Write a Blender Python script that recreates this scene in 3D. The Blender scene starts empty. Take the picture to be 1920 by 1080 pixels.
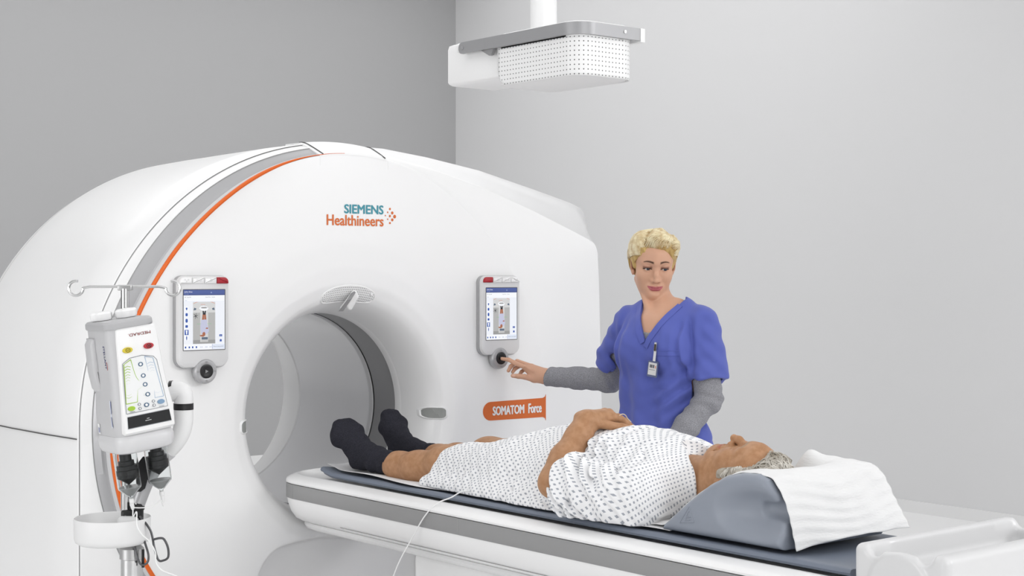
import bpy, bmesh, math, random
import numpy as np
from mathutils import Vector, Matrix, Euler
random.seed(7)
RNG = np.random.RandomState(7)
SC = bpy.context.scene
COL = SC.collection
PI = math.pi
R = math.radians

# ------------------------------------------------------------------ materials
def srgb(h):
    h = h.lstrip('#')
    o = []
    for i in (0, 2, 4):
        c = int(h[i:i + 2], 16) / 255
        o.append(c / 12.92 if c <= .04045 else ((c + .055) / 1.055) ** 2.4)
    return (*o, 1)

def mat(name, col, rough=.5, metal=0, spec=.5, coat=0, emit=None, estr=0, sss=0, trans=0, ior=1.45, alpha=1, sheen=0):
    m = bpy.data.materials.new(name)
    m.use_nodes = True
    b = m.node_tree.nodes['Principled BSDF']
    c = srgb(col) if isinstance(col, str) else (*col, 1) if len(col) == 3 else col
    b.inputs['Base Color'].default_value = c
    b.inputs['Roughness'].default_value = rough
    b.inputs['Metallic'].default_value = metal
    b.inputs['Specular IOR Level'].default_value = spec
    b.inputs['Coat Weight'].default_value = coat
    b.inputs['Coat Roughness'].default_value = .15
    b.inputs['IOR'].default_value = ior
    b.inputs['Transmission Weight'].default_value = trans
    b.inputs['Alpha'].default_value = alpha
    b.inputs['Sheen Weight'].default_value = sheen
    if sss:
        b.inputs['Subsurface Weight'].default_value = sss
        b.inputs['Subsurface Radius'].default_value = (.012, .005, .003)
        b.inputs['Subsurface Scale'].default_value = .6
    if emit:
        b.inputs['Emission Color'].default_value = srgb(emit)
        b.inputs['Emission Strength'].default_value = estr
    return m

def bsdf(m): return m.node_tree.nodes['Principled BSDF']
def node(m, t, **kw):
    n = m.node_tree.nodes.new(t)
    for k, v in kw.items(): setattr(n, k, v)
    return n
def lnk(m, a, b): m.node_tree.links.new(a, b)
def mth(m, op, a, b=None, c=None):
    n = node(m, 'ShaderNodeMath', operation=op)
    for i, v in enumerate((a, b, c)):
        if v is None: continue
        if isinstance(v, (int, float)): n.inputs[i].default_value = v
        else: lnk(m, v, n.inputs[i])
    return n.outputs[0]
def noise_bump(m, scale=200, strength=.1, dist=.001, stretch=None, detail=3):
    tc = node(m, 'ShaderNodeTexCoord'); nz = node(m, 'ShaderNodeTexNoise')
    nz.inputs['Scale'].default_value = scale; nz.inputs['Detail'].default_value = detail
    if stretch:
        mp = node(m, 'ShaderNodeMapping'); mp.inputs['Scale'].default_value = stretch
        lnk(m, tc.outputs['Object'], mp.inputs[0]); lnk(m, mp.outputs[0], nz.inputs['Vector'])
    else: lnk(m, tc.outputs['Object'], nz.inputs['Vector'])
    bp = node(m, 'ShaderNodeBump'); bp.inputs['Strength'].default_value = strength; bp.inputs['Distance'].default_value = dist
    lnk(m, nz.outputs['Fac'], bp.inputs['Height']); lnk(m, bp.outputs[0], bsdf(m).inputs['Normal'])
    return nz
def mix_noise(m, c1, c2, scale=50, detail=4, stretch=None, lo=.35, hi=.65):
    tc = node(m, 'ShaderNodeTexCoord'); nz = node(m, 'ShaderNodeTexNoise')
    nz.inputs['Scale'].default_value = scale; nz.inputs['Detail'].default_value = detail
    v = tc.outputs['Object']
    if stretch:
        mp = node(m, 'ShaderNodeMapping'); mp.inputs['Scale'].default_value = stretch
        lnk(m, v, mp.inputs[0]); v = mp.outputs[0]
    lnk(m, v, nz.inputs['Vector'])
    cr = node(m, 'ShaderNodeValToRGB')
    cr.color_ramp.elements[0].position = lo; cr.color_ramp.elements[1].position = hi
    cr.color_ramp.elements[0].color = srgb(c1); cr.color_ramp.elements[1].color = srgb(c2)
    lnk(m, nz.outputs['Fac'], cr.inputs[0]); lnk(m, cr.outputs[0], bsdf(m).inputs['Base Color'])
    return cr

# ------------------------------------------------------------------ objects
def tag(o, label=None, cat=None, group=None, kind=None):
    if label: o['label'] = label
    if cat: o['category'] = cat
    if group: o['group'] = group
    if kind: o['kind'] = kind
    return o
def empty(name, loc=(0, 0, 0), rz=0):
    o = bpy.data.objects.new(name, None); COL.objects.link(o)
    o.location = loc; o.rotation_euler = (0, 0, rz); o.empty_display_size = .1
    return o
def mesh_obj(name, V, F, mats, parent=None, midx=None, smooth=True, angle=35, uv=None):
    me = bpy.data.meshes.new(name)
    V = np.asarray(V, dtype=float)
    me.from_pydata(V.tolist(), [], [list(map(int, f)) for f in F])
    for m in (mats if isinstance(mats, (list, tuple)) else [mats]): me.materials.append(m)
    if midx is not None: me.polygons.foreach_set('material_index', np.asarray(midx, dtype=np.int32))
    if smooth:
        me.polygons.foreach_set('use_smooth', np.ones(len(me.polygons), dtype=bool))
        if angle and angle < 180: me.set_sharp_from_angle(angle=R(angle))
    if uv is not None:
        uvl = me.uv_layers.new(name='UVMap')
        li = np.zeros(len(me.loops), dtype=np.int32); me.loops.foreach_get('vertex_index', li)
        uvl.data.foreach_set('uv', np.asarray(uv, dtype=np.float32)[li].ravel())
    me.update()
    o = bpy.data.objects.new(name, me); COL.objects.link(o)
    if parent: o.parent = parent
    return o

class MB:
    """collects shapes into one mesh"""
    def __init__(s): s.V = []; s.F = []; s.M = []; s.n = 0
    def add(s, V, F, m=0, M=None):
        V = np.asarray(V, dtype=float)
        if M is not None:
            M = np.array(M); V = V @ M[:3, :3].T + M[:3, 3]
        s.V.append(V); s.F += [[i + s.n for i in f] for f in F]; s.M += [m] * len(F); s.n += len(V)
        return s
    def loft(s, rings, m=0, close=True, cap0=False, cap1=False, M=None):
        rings = np.asarray(rings, dtype=float); k, n = rings.shape[:2]
        F = []
        for i in range(k - 1):
            for j in range(n if close else n - 1):
                a = i * n + j; b = i * n + (j + 1) % n
                F.append([a, b, b + n, a + n])
        if cap0: F.append(list(range(n))[::-1])
        if cap1: F.append([(k - 1) * n + j for j in range(n)])
        return s.add(rings.reshape(-1, 3), F, m, M)
    def lathe(s, prof, n=32, m=0, M=None, cap=True):
        t = np.linspace(0, 2 * PI, n, endpoint=False)
        rings = [[(r * math.cos(a), r * math.sin(a), z) for a in t] for r, z in prof]
        return s.loft(rings, m, True, cap, cap, M)
    def cyl(s, p0, p1, r0, r1=None, n=24, m=0, cap=True, bev=0):
        r1 = r0 if r1 is None else r1
        p0 = Vector(p0); p1 = Vector(p1); d = p1 - p0; L = d.length
        M = Matrix.Translation(p0) @ d.to_track_quat('Z', 'Y').to_matrix().to_4x4()
        if bev: prof = [(r0 - bev, 0), (r0, bev), (r1, L - bev), (r1 - bev, L)]
        else: prof = [(r0, 0), (r1, L)]
        return s.lathe(prof, n, m, M, cap)
    def tube(s, pts, r, n=10, m=0, closed=False, cap=True):
        P = np.asarray(pts, dtype=float); k = len(P)
        rr = np.full(k, r) if np.isscalar(r) else np.asarray(r)
        T = np.zeros_like(P)
        if closed: T = np.roll(P, -1, 0) - np.roll(P, 1, 0)
        else:
            T[1:-1] = P[2:] - P[:-2]; T[0] = P[1] - P[0]; T[-1] = P[-1] - P[-2]
        T /= np.linalg.norm(T, axis=1, keepdims=True) + 1e-12
        u = np.cross(T[0], (0, 0, 1.)) if abs(T[0][2]) < .9 else np.cross(T[0], (1., 0, 0))
        u /= np.linalg.norm(u); rings = []
        for i in range(k):
            u = u - T[i] * (u @ T[i]); u /= np.linalg.norm(u); v = np.cross(T[i], u)
            a = np.linspace(0, 2 * PI, n, endpoint=False)
            rings.append(P[i] + rr[i] * (np.outer(np.cos(a), u) + np.outer(np.sin(a), v)))
        if closed: rings.append(rings[0])
        return s.loft(rings, m, True, cap and not closed, cap and not closed)
    def rbox(s, c, size, r=.01, seg=3, m=0, M=None):
        bm = bmesh.new(); bmesh.ops.create_cube(bm, size=1)
        for v in bm.verts: v.co = Vector((v.co.x * size[0], v.co.y * size[1], v.co.z * size[2]))
        if r > 0: bmesh.ops.bevel(bm, geom=list(bm.edges), offset=r, segments=seg, profile=.5, affect='EDGES')
        T = Matrix.Translation(c) if M is None else Matrix(M) @ Matrix.Translation(c)
        bm.verts.index_update()
        V = [tuple(T @ v.co) for v in bm.verts]; F = [[v.index for v in f.verts] for f in bm.faces]
        bm.free(); return s.add(V, F, m)
    def prism(s, poly, d0, d1, m=0, M=None, bev=0):
        """poly (x,z) extruded along y from d0 to d1, rounded lip bev on the d0 side"""
        poly = np.asarray(poly, dtype=float)
        if bev:
            ins = offset_poly(poly, -bev); mid = offset_poly(poly, -bev * .3)
            sg = 1 if d1 > d0 else -1
            L = [(ins, d0), (mid, d0 + sg * bev * .3), (poly, d0 + sg * bev), (poly, d1)]
        else: L = [(poly, d0), (poly, d1)]
        rings = [[(x, d, z) for x, z in p] for p, d in L]
        return s.loft(rings, m, True, True, True, M)
    def build(s, name, mats, parent=None, angle=35, smooth=True, uv=None):
        return mesh_obj(name, np.concatenate(s.V), s.F, mats, parent, s.M, smooth, angle, uv)

def offset_poly(P, d):
    P = np.asarray(P, dtype=float)
    a = np.roll(P, 1, 0); b = np.roll(P, -1, 0)
    t1 = P - a; t2 = b - P
    t1 /= np.linalg.norm(t1, axis=1, keepdims=True) + 1e-12; t2 /= np.linalg.norm(t2, axis=1, keepdims=True) + 1e-12
    area = np.sum(P[:, 0] * b[:, 1] - b[:, 0] * P[:, 1])
    sg = 1 if area > 0 else -1
    n = np.stack([t1[:, 1] + t2[:, 1], -(t1[:, 0] + t2[:, 0])], 1) * sg
    n /= np.linalg.norm(n, axis=1, keepdims=True) + 1e-12
    c = np.clip(np.sum(n * np.stack([t1[:, 1], -t1[:, 0]], 1) * sg, 1), .5, 1)
    return P + n * (d / c)[:, None]
def rrect(x0, z0, x1, z1, r, n=6):
    rs = r if isinstance(r, (list, tuple)) else [r] * 4      # bl, br, tr, tl
    out = []
    for (cx, cz, a0), q in zip(((x0, z0, 180), (x1, z0, 270), (x1, z1, 0), (x0, z1, 90)), rs):
        sx = 1 if cx == x0 else -1; sz = 1 if cz == z0 else -1
        for k in range(n + 1):
            a = R(a0 + 90 * k / n)
            out.append((cx + sx * q + q * math.cos(a), cz + sz * q + q * math.sin(a)))
    return out
def ellipse(cx, cz, rx, rz, n=32):
    return [(cx + rx * math.cos(2 * PI * k / n), cz + rz * math.sin(2 * PI * k / n)) for k in range(n)]
def spline(pts, n=8, closed=False):
    P = np.asarray(pts, dtype=float)
    if closed: Q = np.concatenate([P[-1:], P, P[:2]])
    else: Q = np.concatenate([2 * P[:1] - P[1:2], P, 2 * P[-1:] - P[-2:-1]])
    out = []
    for i in range(1, len(Q) - 2):
        for t in np.linspace(0, 1, n, endpoint=False):
            a, b, c, d = Q[i - 1:i + 3]
            out.append(.5 * (2 * b + (c - a) * t + (2 * a - 5 * b + 4 * c - d) * t * t + (3 * b - a - 3 * c + d) * t ** 3))
    if not closed: out.append(P[-1])
    return np.array(out)
def text_mesh(s, size=.05, bold=0., sx=1., italic=0.):
    """glyph outlines of a string as (V, F) in the xz-plane facing -y, origin at the left baseline"""
    cu = bpy.data.curves.new('t', 'FONT'); cu.body = s; cu.size = size; cu.offset = bold; cu.shear = italic
    cu.resolution_u = 3; cu.fill_mode = 'BOTH'
    o = bpy.data.objects.new('t', cu); COL.objects.link(o)
    bpy.context.view_layer.update()
    me = bpy.data.meshes.new_from_object(o.evaluated_get(bpy.context.evaluated_depsgraph_get()))
    V = np.array([(v.co.x * sx, 0, v.co.y) for v in me.vertices]); F = [list(p.vertices) for p in me.polygons]
    bpy.data.objects.remove(o); bpy.data.curves.remove(cu); bpy.data.meshes.remove(me)
    return V, F
def fit_text(s, x0, x1, z0, z1, y, bold=0., italic=0.):
    """string stretched to fill a box in the xz-plane"""
    V, F = text_mesh(s, 1., 0, 1, italic)
    lo = V.min(0); hi = V.max(0); b = bold * abs(z1 - z0)
    V = (V - lo) / np.maximum(hi - lo, 1e-9)
    x0 += b; x1 -= b; z0 += b * .7; z1 -= b * .7
    V = np.stack([x0 + V[:, 0] * (x1 - x0), np.full(len(V), y), z0 + V[:, 2] * (z1 - z0)], 1)
    if not bold: return V, F
    Vs, Fs = [], []
    for k, (dx, dz) in enumerate(((0, 0), (b, 0), (-b, 0), (0, b * .7), (0, -b * .7), (b * .7, b * .5), (-b * .7, b * .5), (b * .7, -b * .5), (-b * .7, -b * .5))):
        Vs.append(V + np.array((dx, -k * 4e-6, dz))); Fs += [[i + k * len(V) for i in f] for f in F]
    return np.concatenate(Vs), Fs

# ------------------------------------------------------------------ implicit surfaces
def dot(a, b): return np.sum(a * b, axis=-1)
def cap(a, b, r0, r1=None):
    a = np.array(a, np.float32); b = np.array(b, np.float32); r1 = r0 if r1 is None else r1
    ba = b - a; L = max(float(ba @ ba), 1e-12)
    def f(P):
        pa = P - a; h = np.clip(pa @ ba / L, 0, 1)
        return np.sqrt(np.sum((pa - h[:, None] * ba) ** 2, 1)) - (r0 + (r1 - r0) * h)
    return f
def chain(pts, rs, k=.01):
    fs = [cap(pts[i], pts[i + 1], rs[i], rs[i + 1]) for i in range(len(pts) - 1)]
    return su(k, *fs)
def rot3(rx=0, ry=0, rz=0): return np.array(Euler((R(rx), R(ry), R(rz))).to_matrix(), dtype=np.float32)
def ell(c, rad, rot=None):
    c = np.array(c, np.float32); rad = np.array(rad, np.float32)
    def f(P):
        q = P - c
        if rot is not None: q = q @ rot          # rot maps local -> world
        k0 = np.sqrt(np.sum((q / rad) ** 2, 1)); k1 = np.sqrt(np.sum((q / rad ** 2) ** 2, 1)) + 1e-9
        return k0 * (k0 - 1) / k1
    return f
def sbox(c, half, r=.01, rot=None):
    c = np.array(c, np.float32); half = np.array(half, np.float32) - r
    def f(P):
        q = P - c
        if rot is not None: q = q @ rot
        q = np.abs(q) - half
        return np.sqrt(np.sum(np.maximum(q, 0) ** 2, 1)) + np.minimum(q.max(1), 0) - r
    return f
def smin(a, b, k):
    if k <= 0: return np.minimum(a, b)
    h = np.maximum(k - np.abs(a - b), 0) / k
    return np.minimum(a, b) - h * h * k * .25
def smax(a, b, k): return -smin(-a, -b, k)
def su(k, *fs):
    def f(P):
        d = fs[0](P)
        for g in fs[1:]: d = smin(d, g(P), k)
        return d
    return f
def ssub(k, f, g): return lambda P: smax(f(P), -g(P), k)
def sint(k, f, g): return lambda P: smax(f(P), g(P), k)
def plane(n, p):
    n = np.array(n, np.float32); n /= np.linalg.norm(n); p = np.array(p, np.float32)
    return lambda P: (P - p) @ n
def off(f, d): return lambda P: f(P) - d

def surface_nets(fn, lo, hi, res):
    lo = np.array(lo, float); hi = np.array(hi, float); B = 10
    nb = np.ceil((hi - lo) / (res * B)).astype(int); n = nb * B
    D = np.empty(n, np.float32)
    bi = np.stack(np.meshgrid(*[np.arange(k) for k in nb], indexing='ij'), -1).reshape(-1, 3)
    cen = (lo + (bi * B + (B - 1) / 2) * res).astype(np.float32)
    dc = fn(cen)
    D8 = D.reshape(nb[0], B, nb[1], B, nb[2], B)
    D8[:] = dc.reshape(nb)[:, None, :, None, :, None]
    keep = np.where(np.abs(dc) < res * B * .87 * 1.35 + 2 * res)[0]
    og = np.stack(np.meshgrid(*[np.arange(B)] * 3, indexing='ij'), -1).reshape(-1, 3)
    step = 240
    for s in range(0, len(keep), step):
        kb = bi[keep[s:s + step]]
        idx = kb[:, None, :] * B + og[None]
        P = (lo + idx * res).astype(np.float32).reshape(-1, 3)
        idx = idx.reshape(-1, 3)
        D[idx[:, 0], idx[:, 1], idx[:, 2]] = fn(P)
    S = D < 0
    c = [S[dx:n[0] - 1 + dx, dy:n[1] - 1 + dy, dz:n[2] - 1 + dz] for dx in (0, 1) for dy in (0, 1) for dz in (0, 1)]
    al = c[0].copy(); an = c[0].copy()
    for q in c[1:]: al &= q; an |= q
    act = np.argwhere(an & ~al)
    vid = np.full(n - 1, -1, np.int64); vid[act[:, 0], act[:, 1], act[:, 2]] = np.arange(len(act))
    cor = np.array([(x, y, z) for x in (0, 1) for y in (0, 1) for z in (0, 1)])
    val = np.stack([D[act[:, 0] + x, act[:, 1] + y, act[:, 2] + z] for x, y, z in cor], 1)
    acc = np.zeros((len(act), 3)); cnt = np.zeros(len(act))
    for i in range(8):
        for j in range(i + 1, 8):
            if np.abs(cor[i] - cor[j]).sum() != 1: continue
            a = val[:, i]; b = val[:, j]; m = (a < 0) != (b < 0)
            t = np.where(m, a / np.where(m, a - b, 1), 0)
            acc += np.where(m[:, None], cor[i] + t[:, None] * (cor[j] - cor[i]), 0); cnt += m
    V = lo + (act + acc / cnt[:, None]) * res
    F = []
    for ax in range(3):
        u, v = (ax + 1) % 3, (ax + 2) % 3
        sl0 = [slice(1, n[k] - 1) for k in range(3)]; sl0[ax] = slice(0, n[ax] - 1)
        sl1 = list(sl0); sl1[ax] = slice(1, n[ax])
        s0 = S[tuple(sl0)]; s1 = S[tuple(sl1)]
        e = np.argwhere(s0 != s1)
        base = e + np.array([1 if k != ax else 0 for k in range(3)])
        du = np.zeros(3, int); du[u] = 1; dv = np.zeros(3, int); dv[v] = 1
        q = [base - du - dv, base - dv, base, base - du]
        q = np.stack([vid[a[:, 0], a[:, 1], a[:, 2]] for a in q], 1)
        flip = ~s0[e[:, 0], e[:, 1], e[:, 2]]
        q[flip] = q[flip][:, ::-1]
        F.append(q)
    return V, np.concatenate(F)

def sdf_obj(name, fn, lo, hi, res, mats, parent=None, mfn=None, uvfn=None, relax=1):
    V, F = surface_nets(fn, lo, hi, res)
    for _ in range(relax):      # pull the vertices back onto the surface
        e = res * .5; P = V.astype(np.float32); d = fn(P)
        g = np.stack([fn(P + np.array(q, np.float32) * e) - fn(P - np.array(q, np.float32) * e) for q in ((1, 0, 0), (0, 1, 0), (0, 0, 1))], 1) / (2 * e)
        V = V - np.clip(d, -res, res)[:, None] * g / np.maximum((g * g).sum(1, keepdims=True), .25)
    midx = None
    if mfn is not None: midx = mfn(V[F].mean(1))
    return mesh_obj(name, V, F, mats, parent, midx, True, 180, None if uvfn is None else uvfn(V))
def smooth01(x, a, b):
    t = np.clip((x - a) / (b - a), 0, 1); return t * t * (3 - 2 * t)
# ------------------------------------------------------------------ camera, render look
cam_d = bpy.data.cameras.new('camera'); cam = bpy.data.objects.new('camera', cam_d); COL.objects.link(cam)
CAM = Vector((-3.02, -4.58, 1.53)); YAW = math.atan2(.635, .773)
cam.location = CAM; cam.rotation_euler = (PI / 2, 0, -YAW)
cam_d.sensor_width = 36; cam_d.lens = 36 * 2841 / 1920; cam_d.shift_y = -23 / 1920; cam_d.clip_end = 60
SC.camera = cam
SC.view_settings.view_transform = 'Standard'; SC.view_settings.look = 'None'; SC.view_settings.gamma = 1
SC.view_settings.use_curve_mapping = False; SC.view_settings.exposure = -0.02

# ------------------------------------------------------------------ shared materials
M = {}
M['white'] = mat('white_gloss_plastic', (.89, .89, .89), .32, coat=.15)
M['white_matt'] = mat('white_satin_plastic', (.83, .83, .83), .5)
M['light_grey'] = mat('light_grey_plastic', (.60, .60, .61), .4)
M['mid_grey'] = mat('mid_grey_plastic', (.27, .27, .275), .4)
M['dark_seam'] = mat('dark_joint', (.10, .10, .10), .7)
M['soft_seam'] = mat('grey_joint', (.36, .36, .36), .7)
M['silver'] = mat('silver_paint', (.42, .42, .43), .36, metal=.4)
M['chrome'] = mat('polished_steel', (.62, .62, .62), .18, metal=1)
M['steel'] = mat('brushed_steel', (.55, .55, .55), .32, metal=1)
M['black'] = mat('black_plastic', (.012, .012, .013), .35)
M['orange'] = mat('orange_print', '#d4692a', .45)
M['orange_line'] = mat('orange_strip', '#e0661c', .4)
M['teal'] = mat('teal_print', '#3f90a0', .5)
M['red'] = mat('red_button', '#a81f2c', .4)

# ------------------------------------------------------------------ room
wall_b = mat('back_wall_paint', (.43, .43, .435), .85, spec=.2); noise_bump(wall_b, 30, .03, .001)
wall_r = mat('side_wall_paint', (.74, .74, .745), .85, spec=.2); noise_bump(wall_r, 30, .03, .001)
flo = mat('white_vinyl_floor', (.90, .90, .90), .35); noise_bump(flo, 60, .02, .001)
X0, X1, Y0, Y1, ZT = -8.0, 5.2, -9.0, 6.22, 4.4
def slab(name, lo, hi, m):
    b = MB(); lo = np.array(lo); hi = np.array(hi); b.rbox(tuple((lo + hi) / 2), tuple(hi - lo), 0, m=0)
    return tag(b.build(name, m, smooth=False), kind='structure')
slab('floor', (X0 - .2, Y0 - .2, -.2), (X1 + .2, Y1 + .2, 0), flo)
slab('ceiling', (X0 - .2, Y0 - .2, ZT), (X1 + .2, Y1 + .2, ZT + .2), M['white_matt'])
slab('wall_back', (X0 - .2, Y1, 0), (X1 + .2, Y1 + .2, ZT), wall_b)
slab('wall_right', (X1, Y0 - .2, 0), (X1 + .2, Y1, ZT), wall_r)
slab('wall_left', (X0 - .2, Y0 - .2, 0), (X0, Y1, ZT), wall_r)
slab('wall_front', (X0, Y0 - .2, 0), (X1, Y0, ZT), wall_r)
slab('baseboard_right', (X1 - .012, Y0, 0), (X1, Y1, .075), M['white_matt'])
slab('baseboard_back', (X0, Y1 - .012, 0), (X1, Y1, .075), M['white_matt'])

# ------------------------------------------------------------------ light
def area(name, loc, target, sx, sy, power, col=(1, 1, 1)):
    l = bpy.data.lights.new(name, 'AREA'); l.shape = 'RECTANGLE'; l.size = sx; l.size_y = sy; l.energy = power; l.color = col
    o = bpy.data.objects.new(name, l); COL.objects.link(o); o.location = loc
    o.rotation_euler = (Vector(target) - Vector(loc)).to_track_quat('-Z', 'Y').to_euler()
    return o
area('ceiling_softbox', (-1.0, -2.5, 4.3), (-1.0, -2.5, 0), 7, 8, 80)
area('rear_fill', (1.6, 3.4, 4.3), (1.6, 3.4, 0), 6.5, 4.5, 106)  # added fill under the ceiling to even out the rear walls
area('key_softbox', (3.6, -7.6, 4.0), (0, -.5, 1.1), 2.6, 2.0, 185)
area('fill_softbox', (-7.0, -.6, 1.7), (0, .4, .9), 3.0, 2.6, 100)
area('front_fill', (-2.5, -8.6, 2.6), (0, 0, 1.0), 5, 3, 138)  # added fill behind the camera to lift the gantry front
w = bpy.data.worlds.new('room_air'); SC.world = w; w.use_nodes = True
w.node_tree.nodes['Background'].inputs[0].default_value = (.9, .9, .9, 1)
w.node_tree.nodes['Background'].inputs[1].default_value = .3
# ------------------------------------------------------------------ scanner gantry
ISO = 1.03
def interp_polar(pts):
    """(x, z) outline -> radius as a function of the angle about the isocentre"""
    P = np.array(pts, float); P = np.concatenate([P[:-1] + (P[1:] - P[:-1]) * t for t in np.linspace(0, 1, 12, endpoint=False)[:, None, None]]) if False else np.concatenate([np.linspace(P[i], P[i + 1], 14) for i in range(len(P) - 1)])
    a = np.degrees(np.arctan2(P[:, 1] - ISO, P[:, 0])); r = np.hypot(P[:, 0], P[:, 1] - ISO)
    o = np.argsort(a); a = a[o]; r = r[o]
    return lambda d: np.interp(d, a, r)
PH_R = np.array([-180, -150, -129, -112, -90, -51, -30, 0, 30, 51, 68, 80, 90, 100, 112, 129, 150, 180.])
RO_R = np.array([.92, .912, .912, .92, .93, .912, .905, .92, .902, .905, .926, .935, .936, .936, .928, .907, .902, .92])
def Ro(d):
    d = (np.asarray(d, float) + 180) % 360 - 180
    g = np.linspace(-8, 8, 17)
    return np.mean([np.interp((d + q + 180) % 360 - 180, PH_R, RO_R) for q in g], 0)
FACET = interp_polar([(.0, 1.966), (.157, 1.974), (.351, 1.938), (.607, 1.876), (.877, 1.789), (1.10, 1.708), (1.184, 1.676), (1.212, 1.660), (1.226, 1.63), (1.234, 1.5), (1.252, .905), (1.25, .02), (.0, .02)])
OUTER = interp_polar([(.0, 2.015), (.24, 2.010), (.439, 1.988), (.70, 1.948), (.978, 1.884), (1.19, 1.832), (1.235, 1.815), (1.258, 1.79), (1.268, 1.74), (1.275, 1.6), (1.29, .9), (1.29, .0), (.0, .0)])
def body_left(d, rtop, rside):
    """round arch above the isocentre, straight sides below it"""
    d = np.asarray(d, float) % 360
    t = np.abs(np.cos(np.radians(d)))
    r = rtop + (rside - rtop) * t ** 2
    a = np.radians(d); low = d > 180
    side = rside / np.maximum(np.abs(np.cos(a)), 1e-3); bot = (ISO - .0) / np.maximum(np.abs(np.sin(a)), 1e-3)
    return np.where(low, np.minimum(side, bot), r)
FL_R = np.array([.365, .368, .375, .390, .410, .430, .470, .530, .62, .75, .90, .96])
FL_Y = np.array([.220, .175, .130, .085, .050, .032, .013, .004, .0, .0, .0, .0])
_fr = np.linspace(.365, .96, 240); _fy = np.interp(_fr, FL_R, FL_Y)
for _ in range(3): _fy[1:-1] = (_fy[:-2] + _fy[1:-1] * 2 + _fy[2:]) / 4
def face_y(x, z):
    r = np.hypot(x, z - ISO); y = np.interp(r, _fr, _fy)
    # scoop and table bay below the bore
    w = 1 - smooth01(np.abs(x), .16, .52); h = 1 - smooth01(z, .40, .80)
    y = y + .05 * w * h * smooth01(r, .37, .46)
    qx = np.abs(x) - (.37 - .11); qz = z - (.585 - .11) + .02 * smooth01(np.abs(x + .1), 0, .3)
    sd = np.hypot(np.maximum(qx, 0), np.maximum(qz, 0)) + np.minimum(np.maximum(qx, qz), 0) - .11
    return y + .085 * (1 - smooth01(sd, -.016, .014))
def polar(d, r, y):
    a = np.radians(d); return np.stack([r * np.cos(a), np.broadcast_to(y, np.shape(r * np.cos(a))), ISO + r * np.sin(a)], -1)

gantry = empty('ct_gantry')
tag(gantry, 'large white ring-shaped scanner housing with round bore standing on the floor', 'medical scanner')

# front cover: bore flare, face, bay
N = 540; ang = np.linspace(0, 360, N, endpoint=False)
rs = np.concatenate([np.linspace(.365, .60, 40)[:-1], np.linspace(.60, 1, 60)])
rings = []
for q in rs:
    r = np.where(q <= .6, q, .6 + (Ro(ang) - .6) * (q - .6) / .4)
    P = polar(ang, r, 0.); P[:, 1] = face_y(P[:, 0], P[:, 2]); rings.append(P)
mb = MB(); mb.loft(np.array(rings)[:, ::-1]); mb.build('front_cover', M['white'], gantry, angle=60)

# left: orange bead, lip, silver band, white band
aL = np.linspace(92, 272, 240)
mb = MB(); rr = .0068 * smooth01(aL, 94, 118); mb.tube(polar(aL, Ro(aL) + .004, .002), rr + .0006, 8); mb.build('orange_trim', M['orange_line'], gantry)
def lring(lst, aa): return np.array([polar(aa, f(aa), y) for f, y in lst])
wid = lambda a: .35 + .65 * smooth01(a, 98, 135)
GO = lambda a: .960 + .004 * np.cos(np.radians(a - 90))
mb = MB(); mb.loft(lring([(lambda a: Ro(a) - .002, .002), (lambda a: Ro(a) + .012 * wid(a), .004), (lambda a: Ro(a) + .017 * wid(a), .010), (lambda a: Ro(a) + .019 * wid(a), .018)], aL), close=False)
mb.build('edge_lip', M['light_grey'], gantry)
aG = np.linspace(96, 272, 240)
mb = MB(); mb.loft(lring([(lambda a: Ro(a) + .018 * wid(a), .017), (lambda a: Ro(a) + .024 * wid(a), .020), (lambda a: Ro(a) * .5 + GO(a) * .5 + .004, .040), (GO, .062)], aG), close=False)
mb.build('silver_band', M['silver'], gantry)
SEAM = lambda a: body_left(a, .978, .985)
aW = np.linspace(92, 272, 240)
mb = MB(); mb.loft(lring([(GO, .062), (lambda a: np.maximum(GO(a) + .004, GO(a)), .064), (lambda a: SEAM(a) - .004, .098), (SEAM, .105)], aW), close=False)
mb.build('band_cover', M['white'], gantry)
mb = MB(); mb.tube(polar(aG, GO(aG) + .001, .0625), .0016, 6); mb.tube(polar(aW, SEAM(aW) - .0005, .1055), .002, 6)
mb.build('cover_joint', M['soft_seam'], gantry)

# side shell (left and over the top), closing to the rear
aS = np.linspace(86, 272, 220)
S0 = lambda a: body_left(a, .981, .987)
def grow(t, s): return lambda a: body_left(a, .981 + t, .987 + s)
L = [(S0, .106), (grow(.003, .004), .109), (grow(.004, .02), .30), (grow(.000, .03), .6), (grow(-.004, .025), .9), (grow(-.008, .01), 1.10), (grow(-.016, .0), 1.15), (grow(-.035, -.02), 1.19), (grow(-.07, -.06), 1.215), (grow(-.14, -.13), 1.225), (lambda a: np.full(len(a), .46), 1.225)]
mb = MB(); mb.loft(lring(L, aS), close=False); mb.build('side_shell', M['white'], gantry, angle=50)
mb = MB()
yy = np.linspace(.11, 1.14, 30); zs = 1.0 - ISO
mb.tube([(-math.sqrt(max((.99 + np.interp(y, [.1, .3, .6, .9, 1.1], [.004, .02, .03, .025, .01])) ** 2 - zs ** 2, 0)), y, ISO + zs) for y in yy], .0022, 6)
mb.build('shell_joint', M['dark_seam'], gantry)
mb = MB(); mb.tube(polar(aS, grow(-.0085, .009)(aS), 1.10), .0014, 6); mb.build('rear_joint', M['soft_seam'], gantry)

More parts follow.
